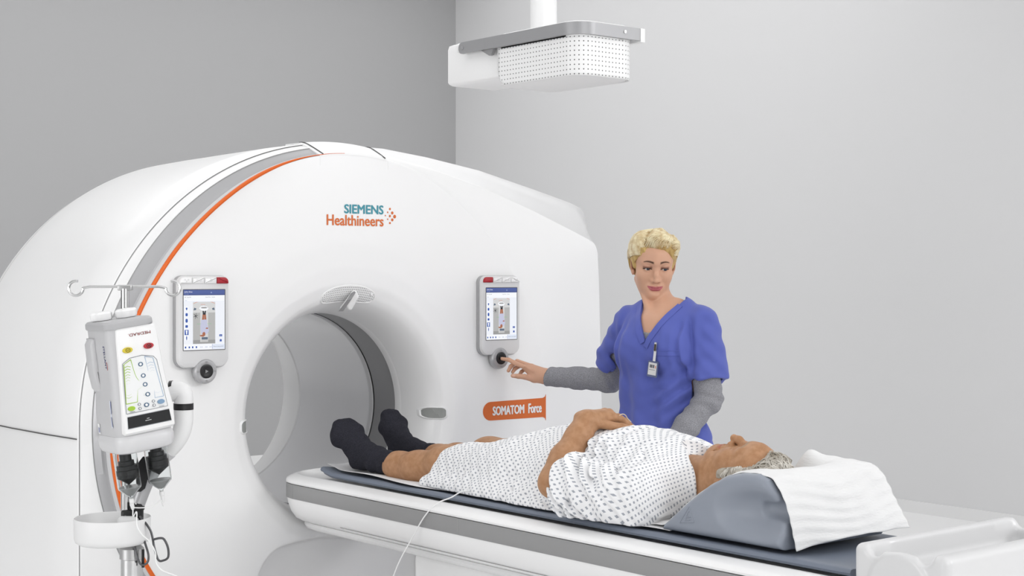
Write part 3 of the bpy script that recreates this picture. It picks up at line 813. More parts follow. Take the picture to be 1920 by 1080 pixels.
G = Vt.reshape(ns, nx, 3); du = np.gradient(G, axis=0); dv = np.gradient(G, axis=1); nn = np.cross(dv, du); nn /= np.linalg.norm(nn, axis=2, keepdims=True)
Vb = (G + nn * .0014).reshape(-1, 3); off_ = len(Vt)
F2 = [[a + off_ for a in f[::-1]] for f in F]
edge = [i * nx for i in range(ns)] + [(ns - 1) * nx + j for j in range(1, nx)] + [i * nx + nx - 1 for i in range(ns - 2, -1, -1)] + [j for j in range(nx - 2, 0, -1)]
F3 = [[edge[k], edge[(k + 1) % len(edge)], edge[(k + 1) % len(edge)] + off_, edge[k] + off_] for k in range(len(edge))]
towel_m = mat('crepe_paper', (.79, .79, .79), .8, spec=.15); noise_bump(towel_m, 60, .35, .004, (1, 1, 4))
tw = mesh_obj('paper_towel', np.concatenate([Vt, Vb]), F + F2 + F3, towel_m, angle=180)
tag(tw, 'crumpled white paper towel draped over the grey head rest', 'paper towel')
# ------------------------------------------------------------------ contrast injector on its pole
ST = Vector((-1.182, -.654, 0)); STD = 4.2
inj = empty('injector_stand', ST, -YAW)
tag(inj, 'white and grey contrast injector with keypad hanging on a steel pole', 'injector')
def q(px, py, b=0.):
    """point in the stand's own frame seen at (px, py), b metres behind the pole"""
    d = STD + b; return np.array([(px - 960) / 2841 * d + 1.0719, b, 1.53 - (py - 517) / 2841 * d])
mb = MB(); mb.cyl((0, 0, .79), (0, 0, 1.494), .0125, n=28); mb.build('pole', M['chrome'], inj)
mb = MB(); mb.cyl((.018, 0, .03), (.018, 0, .755), .030, n=32); mb.build('lower_post', M['chrome'], inj)
mb = MB(); mb.lathe([(.030, .745), (.0335, .747), (.0335, .775), (.026, .782), (.014, .790)], 32, M=Matrix.Translation((.018, 0, 0))); mb.build('post_collar', M['steel'], inj)
for k in range(5):
    a = 2 * PI * k / 5 + .3
    mb = MB(); mb.loft([[(.018 + r * math.cos(a) - w * math.sin(a) * s1, r * math.sin(a) + w * math.cos(a) * s1, z + h * s2) for s1, s2 in ((-1, -1), (1, -1), (1, 1), (-1, 1))] for r, w, z, h in ((.02, .022, .085, .022), (.15, .020, .080, .018), (.29, .014, .072, .012))], cap0=True, cap1=True)
    lg = mb.build('base_leg', M['white_matt'], inj, angle=30)
    mb = MB(); c = (.018 + .27 * math.cos(a), .27 * math.sin(a)); mb.cyl((c[0], c[1] - .011, .03), (c[0], c[1] + .011, .03), .03, n=20, bev=.004); mb.cyl((c[0], c[1], .03), (c[0], c[1], .075), .007); mb.build('caster', M['black'], lg)
# hook bar
mb = MB(); mb.rbox((0, 0, 1.497), (.040, .022, .016), .003)
hb = mb.build('hook_bar', M['steel'], inj)
for s in (-1, 1):
    cx = -.137 if s < 0 else .1315
    cz = 1.4955
    loop = [(cx + .020 * math.cos(t) , 0, cz + .020 * math.sin(t)) for t in np.linspace(R(75 if s < 0 else 105), R(75 + 285 if s < 0 else 105 - 285) , 22)]
    if s < 0: pts = loop + [(cx + .030, 0, cz + .003), (cx + .040, 0, cz + .0045)]
    else: pts = loop + [(cx - .030, 0, cz + .003), (cx - .040, 0, cz + .0045)]
    pts = np.concatenate([spline(pts, 3), [[s * .02, 0, 1.500]]])
    mb = MB(); mb.tube(pts, .0042, 10); mb.build('hook', M['chrome'], hb)

# injector head in its own tilted frame: u across, v into depth, h up
HB = q(269, 826, .0); HB[1] = -.075
HM = Matrix.Translation(HB) @ Matrix.Rotation(R(-7.2), 4, 'Y') @ Matrix.Rotation(R(4), 4, 'X') @ Matrix.Rotation(R(36), 4, 'Z') @ Matrix.Diagonal((1.22, 1.2, 1, 1))
def hsec(h, W, D, r, n=7, dv=0): return [(x, y + dv, h) for x, y in rrect(-W / 2, -D / 2, W / 2, D / 2, r, n)]
body_m = mat('injector_grey', (.56, .56, .57), .36); cap_m = mat('injector_cap_grey', (.46, .46, .47), .4)
mb = MB(); mb.loft([hsec(h, W, D, r, dv=dv) for h, W, D, r, dv in ((.036, .128, .150, .03, 0), (.045, .131, .153, .032, 0), (.10, .128, .152, .032, 0), (.16, .118, .142, .03, .0), (.22, .113, .142, .03, .002), (.27, .112, .146, .03, .004), (.315, .109, .146, .028, .005), (.323, .109, .146, .028, .005))], cap0=True, cap1=True, M=HM)
hd = mb.build('injector_housing', body_m, inj)
mb = MB(); mb.loft([hsec(h, W, D, r) for h, W, D, r in ((-.012, .118, .136, .03), (-.008, .128, .148, .032), (.004, .136, .158, .036), (.022, .138, .160, .036), (.030, .134, .156, .035), (.036, .130, .152, .034))], cap0=True, cap1=True, M=HM)
mb.build('lower_ring', mat('injector_ring_grey', (.66, .66, .67), .32), hd)
mb = MB(); mb.loft([hsec(h, W, D, r, dv=.005) for h, W, D, r in ((.322, .112, .148, .026), (.326, .115, .151, .027), (.338, .114, .150, .027), (.343, .106, .142, .025), (.3435, .06, .08, .02))], cap0=True, cap1=True, M=HM)
mb.build('top_cap', cap_m, hd)
# white fascia
def fv(h): return -np.interp(h, [.04, .10, .16, .22, .27, .32], [.0775, .077, .072, .070, .070, .0685]) - .006
fsec = [(.040, -.052, .060), (.046, -.056, .064), (.10, -.052, .066), (.16, -.047, .061), (.22, -.043, .058), (.29, -.040, .056), (.318, -.038, .054), (.322, -.036, .052)]
rings = []
for i, (h, a, b) in enumerate(fsec):
    e = .006 if i in (0, len(fsec) - 1) else 0
    v = fv(h)
    rings.append([(a, v + .016, h), (a + .001, v + .004 + e, h), (a + .005, v + e, h), ((a + b) / 2, v - .001 + e, h), (b - .005, v + e, h), (b - .001, v + .004 + e, h), (b, v + .016, h)])
mb = MB(); mb.loft(rings, close=False, M=HM); fas = mb.build('fascia', M['white'], hd, angle=50)
K = {k: mat('key_' + k, c, .45) for k, c in dict(yellow='#d9c53c', red='#b8333b', green='#9fc43a', blue='#7d9bb8', slate='#4d6a85', grey='#8d9196', ink='#23252a', pale='#eceded', softblue='#a9bdd6', logo='#c0392b', navy='#3a4a9a', black='#111214', label='#d3d7e0').items()}
KK = list(K.keys())
def on_f(u, h, o=.0): return (u, float(fv(h)) - .0014 - o, h)
def fquad(mb, pts, m, o): mb.add([on_f(u, h, o) for u, h in pts], [list(range(len(pts)))], KK.index(m), HM)
def fell(u, h, ru, rh, n=24): return [(u + ru * math.cos(2 * PI * k / n), h + rh * math.sin(2 * PI * k / n)) for k in range(n)]
def fline(mb, pts, r, m, o=.0008): mb.tube([np.array(HM @ Vector(on_f(u, h, o))) for u, h in pts], r, 4, KK.index(m))
mb = MB(); key = [(-.046, .098), (.050, .098), (.0425, .226), (.036, .236), (.010, .244), (-.018, .242), (-.036, .230)]
fquad(mb, key, 'pale', .0); fline(mb, key + key[:1], .0009, 'grey', .0002)
# flow diagram: green left lane, blue right lane
gl = [(-.0335, .228), (-.0165, .236), (-.012, .200), (-.008, .182), (.006, .166)]
fline(mb, [(-.043, .124), (-.0335, .228), (-.0165, .238)], .0011, 'green'); fline(mb, spline([(-.0165, .238), (-.012, .198), (-.006, .180), (.006, .167)], 4), .0009, 'green')
fline(mb, [(.006, .165), (-.012, .155), (-.017, .124), (-.043, .124)], .0011, 'green')
fline(mb, [(.016, .240), (.0345, .232), (.0445, .126)], .0009, 'softblue'); fline(mb, spline([(.016, .240), (.019, .198), (.017, .180), (.010, .167)], 4), .0008, 'softblue')
fline(mb, [(.010, .165), (.026, .154), (.024, .126), (.0445, .126)], .0009, 'softblue')
for k in range(12):
    h = .222 - k * .0073 - (.004 if k >= 6 else 0); w = .007 - .0025 * (1 - abs(k - 5.5) / 5.5)
    s = 1 if k < 6 else -1; uc = -.0265 - .0007 * k; fline(mb, [(uc - w, h - s * .003), (uc, h), (uc + w, h - s * .003)], .0008, 'green')
    uc = .0265 + .0006 * k; fline(mb, [(uc - w, h - s * .003), (uc, h), (uc + w, h - s * .003)], .0007, 'softblue')
for h0, w in ((.213, .011), (.205, .004), (.144, .010), (.141, .009), (.116, .010)): fline(mb, [(-w / 2 + .004, h0 - .003), (w / 2 + .004, h0 - .003)], .0006, 'grey')
for u in (-.032, .036): fline(mb, [(u - .006, .101), (u + .006, .101)], .0006, 'grey')
mb.build('keypad', [K[k] for k in KK], fas, smooth=False)
def round_key(u, h, ru, rh, m, name, mark=None):
    mb = MB(); e = fell(u, h, ru, rh); e2 = fell(u, h, ru * .9, rh * .9)
    mb.loft([[on_f(*p, -.001) for p in e], [on_f(*p, .002) for p in e], [on_f(*p, .003) for p in e2]], KK.index(m), True, False, True, HM)
    if mark == 'ring': fline(mb, fell(u, h, rh * .66, rh * .66) + fell(u, h, rh * .66, rh * .66)[:1], .0006, 'ink', .0032); fline(mb, [(u - .002, h - .002), (u - .002, h + .002)], .0006, 'ink', .0034); fline(mb, [(u + .001, h - .002), (u + .002, h + .002)], .0006, 'ink', .0034)
    if mark == 'cross': fline(mb, fell(u, h, rh * .66, rh * .66) + fell(u, h, rh * .66, rh * .66)[:1], .0007, 'ink', .0032); fline(mb, [(u - .003, h - .003), (u + .003, h + .003)], .0007, 'ink', .0034); fline(mb, [(u - .003, h + .003), (u + .003, h - .003)], .0007, 'ink', .0034)
    if mark == 'dot': fquad(mb, fell(u - .0008, h + .0003, ru * .55, rh * .6), 'pale', .0034)
    o = mb.build(name, [K[k] for k in KK], fas); return o
round_key(-.0205, .264, .0115, .0078, 'yellow', 'hold_key', 'ring')['label'] = 'yellow oval key'
round_key(.0285, .266, .0115, .0078, 'red', 'stop_key', 'cross')['label'] = 'red oval key'
for u, h in ((.004, .221), (.006, .190), (.007, .166), (.009, .139)): round_key(u, h, .0055, .0058, 'slate', 'key', 'dot')
round_key(-.033, .110, .0085, .0062, 'green', 'fill_key')['label'] = 'green oval key'
round_key(.036, .113, .0085, .0062, 'blue', 'flush_key')['label'] = 'blue oval key'
round_key(.002, .112, .0058, .0058, 'slate', 'key', 'dot')
for u, h in ((-.014, .117), (-.014, .106), (.019, .118), (.019, .107)): round_key(u, h, .0036, .0036, 'grey', 'key', 'dot')
mb = MB(); fquad(mb, [(-.047, .058), (.054, .058), (.052, .089), (-.045, .089)], 'black', .0); fline(mb, [(-.047, .058), (.054, .058), (.052, .089), (-.045, .089), (-.047, .058)], .0008, 'grey', 0)
fline(mb, [(-.002, .076), (.004, .076)], .0007, 'pale', .0006); fline(mb, [(-.006, .071), (.008, .071)], .0007, 'pale', .0006); mb.build('display', [K[k] for k in KK], fas, smooth=False)
V, F = fit_text('MEDRAD.', -.026, .026, -.0038, .0038, 0, bold=.01); V[:, 0] *= -1; V[:, 2] *= -1     # reads upside down on the tilted head
V = np.array([on_f(v[0] + .012, v[2] + .302, .0002) for v in V])
mb = MB(); mb.add(V, F, KK.index('logo'), HM); mb.build('maker_lettering', [K[k] for k in KK], fas, smooth=False)
# side lettering and label strip on the grey flank
def on_s(v, h, o=0.): return (-float(np.interp(h, [.036, .045, .10, .16, .22, .27, .32], [.064, .0655, .064, .059, .0565, .056, .0545])) - .0008 - o, v, h)
V, F = fit_text('STELLANT', 0, .062, -.0045, .0045, 0, bold=.012)
V = np.array([on_s(-.033 - v[2] * 1.0, .281 - v[0]) for v in V])
mb = MB(); mb.add(V, F, KK.index('navy'), HM); mb.tube([np.array(HM @ Vector(on_s(-.041 - .002 * math.sin(t * PI), .238 - .022 * t, .0003))) for t in np.linspace(0, 1, 6)], .0005, 4, KK.index('logo'))
mb.build('side_lettering', [K[k] for k in KK], hd, smooth=False)
mb = MB(); mb.add([on_s(v, h, .0002) for v, h in ((-.047, .062), (-.038, .062), (-.036, .135), (-.043, .135))], [[0, 1, 2, 3]], KK.index('label'), HM)
for h0, h1 in ((.066, .092), (.10, .133)): mb.add([on_s(v, h, .0005) for v, h in ((-.0465, h0), (-.0445, h0), (-.0425, h1), (-.0445, h1))], [[0, 1, 2, 3]], KK.index('navy'), HM)
mb.build('side_label', [K[k] for k in KK], hd, smooth=False)
mb = MB(); mb.add([on_s(v, h, .0004) for v, h in ((.034, .040), (.046, .040), (.045, .068), (.033, .068))], [[0, 1, 2, 3]], KK.index('pale'), HM)
for k in range(4): mb.add([on_s(v, h, .0007) for v, h in ((.0415 - .002 * k, .044), (.0425 - .002 * k, .044), (.0415 - .002 * k, .058), (.0405 - .002 * k, .058))], [[0, 1, 2, 3]], KK.index('navy'), HM)
mb.build('rating_label', [K[k] for k in KK], hd, smooth=False)
# lobed hand knobs on top
for u, v in ((-.026, .034), (.024, .014)):
    rings = []
    for r, h in ((.012, .342), (.0215, .345), (.0235, .350), (.0235, .362), (.020, .367), (.012, .368)):
        rings.append([(u + r * (1 + .09 * math.cos(6 * t)) * math.cos(t), v + r * (1 + .09 * math.cos(6 * t)) * math.sin(t), h) for t in np.linspace(0, 2 * PI, 48, endpoint=False)])
    mb = MB(); mb.loft(rings, cap0=True, cap1=True, M=HM); mb.build('hand_knob', M['white'], hd)
# side bulge at the back
mb = MB(); mb.loft([[(u, v, h) for u, v in rrect(-.068 + e, .015, -.050, .060, .008, 4)] for h, e in ((.15, .012), (.165, .004), (.21, .0), (.285, .002), (.300, .010))], cap0=True, cap1=True, M=HM); mb.build('back_housing', body_m, hd)

# jointed arm behind the head
arm_m = mat('arm_white', (.82, .82, .82), .35)
def tubeq(name, pts, r, m, n=24):
    P = spline([q(*p) for p in pts], 8); rr = np.interp(np.linspace(0, 1, len(P)), np.linspace(0, 1, len(r)), r)
    mb = MB(); mb.tube(P, rr, n); return mb.build(name, m, inj)
tubeq('arm_elbow', [(318, 735, .02), (330, 733, .02), (341, 737, .02), (344, 748, .02), (344, 757, .02)], [.0285, .0285, .0275, .0265, .0265], arm_m)
tubeq('arm_disc', [(319, 732, .02), (325, 731.5, .02)], [.027, .027], M['black'])
mb = MB(); a, b = q(344, 756, .02), q(344, 768, .02); mb.cyl(a, b, .0275, n=32); mb.build('arm_band', M['black'], inj)
tubeq('upper_arm', [(344, 767, .02), (344, 790, .02), (339, 812, .02), (327, 832, .02), (313, 846, .02)], [.0262, .0262, .0255, .025, .0245], arm_m)
mb = MB(); mb.cyl(q(316, 843, .02), q(304, 856, .02), .0268, .024, n=32, bev=.003); mb.build('arm_collar', M['light_grey'], inj)
tubeq('lower_arm', [(306, 852, .02), (290, 876, .015), (274, 904, .01), (263, 932, .004), (258, 946, 0)], [.024, .0225, .021, .020, .0195], M['silver'])
mb = MB(); mb.loft([[q(px - 0, py, b) for px, py, b in ((x0, y, -.020), (x1, y, -.020), (x1, y, .03), (x0, y, .03))] for x0, x1, y in ((268, 276, 856), (260, 284, 866), (257, 282, 884), (256, 276, 902), (258, 272, 916), (256, 264, 922))], cap0=True, cap1=True); mb.build('joint_cover', M['black'], inj, angle=30)
mb = MB(); mb.cyl(q(257, 942, 0), q(256.5, 956, 0), .021, n=28, bev=.002); mb.cyl(q(256.5, 955, 0), q(256, 977, 0), .0185, n=28); mb.rbox(tuple((q(256, 968, 0) + q(235, 968, 0)) / 2), (.05, .034, .040), .008); mb.build('pole_clamp', M['black'], inj)
# catch bowl clamped round the pole
BC = q(210, 994, 0); bz = BC[2]
bowl_m = mat('bowl_white', (.80, .80, .80), .45)
mb = MB(); mb.lathe([(.030, bz - .035), (.090, bz - .036), (.100, bz - .030), (.1035, bz - .020), (.1045, bz + .033), (.1030, bz + .0355), (.1010, bz + .033), (.1000, bz - .018), (.093, bz - .027), (.03, bz - .029)], 64, M=Matrix.Translation((BC[0], .004, 0))); bw = mb.build('catch_bowl', bowl_m, inj, angle=50)
mb = MB(); mb.rbox((.012, -.005, bz + .006), (.060, .05, .072), .014); mb.lathe([(.0055, bz + .042), (.0055, bz + .0432), (.001, bz + .0434)], 12, m=1, M=Matrix.Translation((.004, -.012, 0))); mb.lathe([(.0035, bz + .042), (.0035, bz + .0432), (.001, bz + .0434)], 12, m=1, M=Matrix.Translation((.018, -.012, 0)))
mb.build('bowl_hub', [bowl_m, M['mid_grey']], bw)
# wire hooks
wire = mat('dark_wire', (.10, .10, .105), .35, metal=.7)
for pts in ([(262, 968, -.02), (276, 985, -.03), (284, 1000, -.03), (290, 1030, -.04), (297, 1050, -.04), (306, 1051, -.04), (315, 1045, -.04), (315, 1028, -.04), (308, 1012, -.04), (300, 1009, -.04), (286, 1012, -.03)],
            [(252, 1022, -.03), (257, 1045, -.04), (263, 1057, -.04), (270, 1059, -.04), (277, 1053, -.04), (278, 1040, -.04), (273, 1022, -.03), (268, 1008, -.02)]):
    mb = MB(); mb.tube(spline([q(*p) for p in pts], 6), .0032, 8); mb.build('cord_hook', wire, inj)
mb = MB(); mb.cyl(q(268, 1030, -.03), q(268, 1064, -.03), .004, n=10); mb.build('hang_strap', M['black'], inj)

# ------------------------------------------------------------------ the two syringes (held by the head)
clear = mat('clear_plastic', (.93, .95, .95), .04, trans=1, ior=1.15, spec=.4)
def syringe(u, v, drop, label):
    root = empty('syringe', ST, -YAW); tag(root, label, 'syringe', 'syringes in the injector')
    A = HM @ Matrix.Translation((u, v, 0)) @ Matrix.Rotation(R(180), 4, 'X')     # z runs down the barrel
    mb = MB(); mb.lathe([(.0255, .004), (.0268, .012), (.0262, .02), (.0262, .108), (.0255, .112), (.008, .133), (.0045, .136), (.0045, .142), (.0032, .142), (.0032, .136), (.006, .132), (.0243, .111), (.0248, .107), (.0248, .010)], 36, M=A, cap=False); mb.build('barrel', clear, root, angle=40)
    mb = MB(); z = drop
    mb.lathe([(.013, .006), (.013, z - .034), (.0175, z - .033), (.0175, z - .022), (.0225, z - .021), (.0225, z - .010), (.0242, z - .009), (.0242, z + .004), (.0235, z + .005), (.0235, z + .012), (.001, z + .032)], 32, M=A); mb.build('plunger', M['black'], root, angle=30)
    mb = MB(); mb.lathe([(.0235, .1075), (.0235, .1105), (.0065, .131), (.0015, .133)], 28, M=A); mb.build('fluid', mat('grey_fluid', (.30, .30, .30), .2), root, angle=30)
    mb = MB(); mb.lathe([(.004, .140), (.0055, .143), (.0055, .152), (.0042, .154), (.0042, .166), (.0025, .172)], 16, M=A); mb.build('luer_tip', mat('frosted_plastic', (.8, .8, .8), .3), root)
    return np.array(A @ Vector((0, 0, .170)))
t1 = syringe(-.036, -.014, .070, 'black plungered syringe over the catch bowl, the one nearer the grey flank of the injector')
t2 = syringe(.036, -.014, .062, 'black plungered syringe over the catch bowl, the one nearer the white elbow arm')
tube_m2 = mat('white_tubing', (.86, .86, .86), .3)
def tubing(name, pts, r, label, root_loc=None):
    mb = MB(); mb.tube(spline(pts, 10), r, 8); o = mb.build(name, tube_m2)
    if root_loc is not None: o.location = root_loc; o.rotation_euler = (0, 0, -YAW)
    tag(o, label, 'tube'); return o
tubing('tubing', [t2, t2 + (0, 0, -.012), q(301, 938, -.07), q(288, 949, -.09), q(268, 952, -.10), q(248, 951, -.11), q(244, 944, -.10), q(250, 941, -.09), q(255, 945, -.10)], .0016, 'thin clear tube looping from one syringe tip to the other', ST)
tubing('tubing', [t1, t1 + (.001, 0, -.02), q(256, 960, -.115), q(257, 985, -.125), q(266, 1002, -.13), q(280, 1015, -.13), q(291, 1035, -.12), q(293, 1055, -.12), q(305, 1070, -.12), q(330, 1080, -.12), q(380, 1105, -.10), q(470, 1150, -.0)], .0017, 'thin white tube dangling from the syringe over the catch bowl', ST)
# ------------------------------------------------------------------ camera unit on a ceiling column
cu = empty('ceiling_camera', (0, -1.05, ZT))
tag(cu, 'white perforated camera unit with grey bar hanging on a ceiling column', 'camera unit')
def cz(z): return z - ZT
TM = Matrix.Translation((0, 1.05, -ZT))
mb = MB(); mb.lathe([(.041, 2.235), (.041, 4.36)], 40, M=Matrix.Translation((.005, 0, -ZT))); mb.build('column', M['white'], cu)
mb = MB(); mb.lathe([(.11, 4.36), (.12, 4.362), (.12, 4.398), (.11, 4.40)], 40, M=Matrix.Translation((.005, 0, -ZT))); mb.build('ceiling_flange', M['white'], cu)
# rear box
mb = MB()
sec = lambda z, g, dy=0: [(x, y, z) for x, y in rrect(-.098 + g, -1.085 + dy + g, .10 - g, -.692 - g, [.045, .045, .012, .012], 6)]
mb.loft([sec(2.136, .02), sec(2.137, .010), sec(2.142, .003), sec(2.148, 0), sec(2.252, 0), sec(2.264, .003), sec(2.268, .012)], cap0=True, cap1=True, M=TM); mb.build('rear_box', M['white'], cu)
# front hood: perforated sides that wrap round the front corners, solid underside
hx0, hx1, hy0, hy1 = -.115, .118, -1.345, -.975
pm = mat('perforated_hood', (.84, .84, .84), .42); perforate(pm, 1 / .0135, .145, (.10, .10, .10, 1))
path = [(hx0, y) for y in np.linspace(hy1, hy0 + .055, 24)] + [(hx0 + .055 - .055 * math.cos(t), hy0 + .055 - .055 * math.sin(t)) for t in np.linspace(0, PI / 2, 12)[1:]] + [(x, hy0) for x in np.linspace(hx0 + .055, hx1 - .055, 12)[1:]] + [(hx1 - .055 + .055 * math.sin(t), hy0 + .055 - .055 * math.cos(t)) for t in np.linspace(0, PI / 2, 12)[1:]] + [(hx1, y) for y in np.linspace(hy0 + .055, hy1, 24)[1:]]
path = np.array(path); ac = np.concatenate([[0], np.cumsum(np.linalg.norm(np.diff(path, axis=0), axis=1))]); Lp = ac[-1]
V = []; UV = []; zsn = 12
for i, (x, y) in enumerate(path):
    e = min(ac[i], Lp - ac[i]); low = 2.108 + .045 * (1 - math.sqrt(max(0, 1 - (1 - min(e / .045, 1)) ** 2)))
    for k in range(zsn):
        z = low + (2.226 - low) * k / (zsn - 1); V.append((x, y + 1.05, z - ZT)); UV.append((ac[i], z))
F = [[i * zsn + k, (i + 1) * zsn + k, (i + 1) * zsn + k + 1, i * zsn + k + 1] for i in range(len(path) - 1) for k in range(zsn - 1)]
o = mesh_obj('perforated_hood', V, F, pm, cu, angle=50, uv=UV); sm = o.modifiers.new('shell', 'SOLIDIFY'); sm.thickness = .003; sm.offset = -1
mb = MB()
usec = lambda z, g: [(x, y, z) for x, y in rrect(hx0 + .004 + g, hy0 + .004 + g, hx1 - .004 - g, hy1 - g, [.052, .052, .02, .02], 6)]
mb.loft([usec(2.099, .048), usec(2.102, .030), usec(2.108, .008), usec(2.112, 0), usec(2.215, 0), usec(2.222, .02)], cap0=True, cap1=True, M=TM); mb.build('hood_core', M['white_matt'], cu)
# grey bar wrapping round the hood
bar = [(hx0 - .008, -.90), (hx0 - .008, -1.1)] + [(x, y) for x, y in [(hx0 - .008 + (.0), hy0 + .055)]] + [(hx0 + .055 - .063 * math.cos(t), hy0 + .055 - .063 * math.sin(t)) for t in np.linspace(0, PI / 2, 12)] + [(x, hy0 - .008) for x in np.linspace(hx0 + .056, hx1 + .004, 6)]
barm = mat('bar_grey', (.36, .36, .37), .4, metal=.3)
rings = []
for i, (x, y) in enumerate(bar):
    if i <= 2: nrm = (-1, 0)
    elif i >= len(bar) - 6: nrm = (0, -1)
    else:
        t = (i - 3) / 11 * PI / 2; nrm = (-math.cos(t), -math.sin(t))
    zb_, zt_ = (2.226, 2.262)
    rings.append([(x - nrm[0] * .006, y - nrm[1] * .006, zb_), (x + nrm[0] * .002, y + nrm[1] * .002, zb_), (x + nrm[0] * .002, y + nrm[1] * .002, zt_), (x - nrm[0] * .006, y - nrm[1] * .006, zt_)])
mb = MB(); mb.loft(rings, cap0=True, cap1=True, M=TM)
mb.prism(rrect(.790, 2.226, .92, 2.262, [.0179, .001, .001, .0179], 8), hx0 - .0102, hx0 - .002, M=TM @ Matrix.Rotation(R(-90), 4, 'Z'))
b_ = mb.build('side_bar', barm, cu, angle=40)
for p in ((hx0 - .0105, -.812), ):
    mb = MB(); mb.cyl((p[0], p[1] + 1.05, 2.244 - ZT), (p[0] - .002, p[1] + 1.05, 2.244 - ZT), .006, n=14); mb.build('screw', M['silver'], b_)
mb = MB(); mb.cyl((hx1 - .06, hy0 - .010 + 1.05, 2.246 - ZT), (hx1 - .06, hy0 - .0125 + 1.05, 2.246 - ZT), .005, n=14); mb.build('screw', M['chrome'], b_)
mb = MB(); mb.loft([[(x, y, z) for x, y in ((hx1 + .003, hy0 - .012), (hx1 + .020, hy0 - .012), (hx1 + .020, hy1), (hx1 + .003, hy1))] for z in (2.222, 2.262)], cap0=True, cap1=True, M=TM); mb.build('far_bar', M['white'], cu, angle=30)
mb = MB(); mb.loft([usec(2.222, -.004), usec(2.262, -.004), usec(2.268, .004), usec(2.270, .03)], cap0=True, cap1=True, M=TM); mb.build('top_plate', M['white'], cu)
mb = MB(); mb.rbox((-.02, -.90 + 1.05, 2.252 - ZT), (.17, .30, .03), .008); mb.build('hinge_bridge', M['white'], cu)
mb = MB(); mb.prism([(-.0, -.0), (.06, -.0), (.05, -.018), (.04, -.02)], 0, .012, M=Matrix.Translation((hx0 - .006, .15, 2.226 - ZT)) @ Matrix.Rotation(R(-90), 4, 'Z')); mb.build('latch', M['mid_grey'], cu, angle=20)
# ------------------------------------------------------------------ figures
skin_w = mat('skin_fair', '#cfa288', .5, spec=.35, sss=.12)
skin_m = mat('skin_tanned', '#b27d56', .52, spec=.35, sss=.10)
mix_noise(skin_m, '#b58a68', '#a67a57', 55, 5); 
lip_w = mat('lip_rose', '#a8545a', .38); lip_m = mat('lip_pale', '#a8694f', .5)
brow_w = mat('brow_brown', '#6b4a33', .7); brow_m = mat('brow_grey', '#8c7a66', .8)
lash_m = mat('lash_brown', '#2c1d17', .6); lid_w = mat('eyelid_shadow', '#9a6a55', .5)
nail_m = mat('nail_pink', '#dcae98', .25, coat=.3)
eye_white = mat('eye_white', '#cfc8c2', .15); iris_m = mat('iris_grey', '#2a323c', .1, coat=.5)

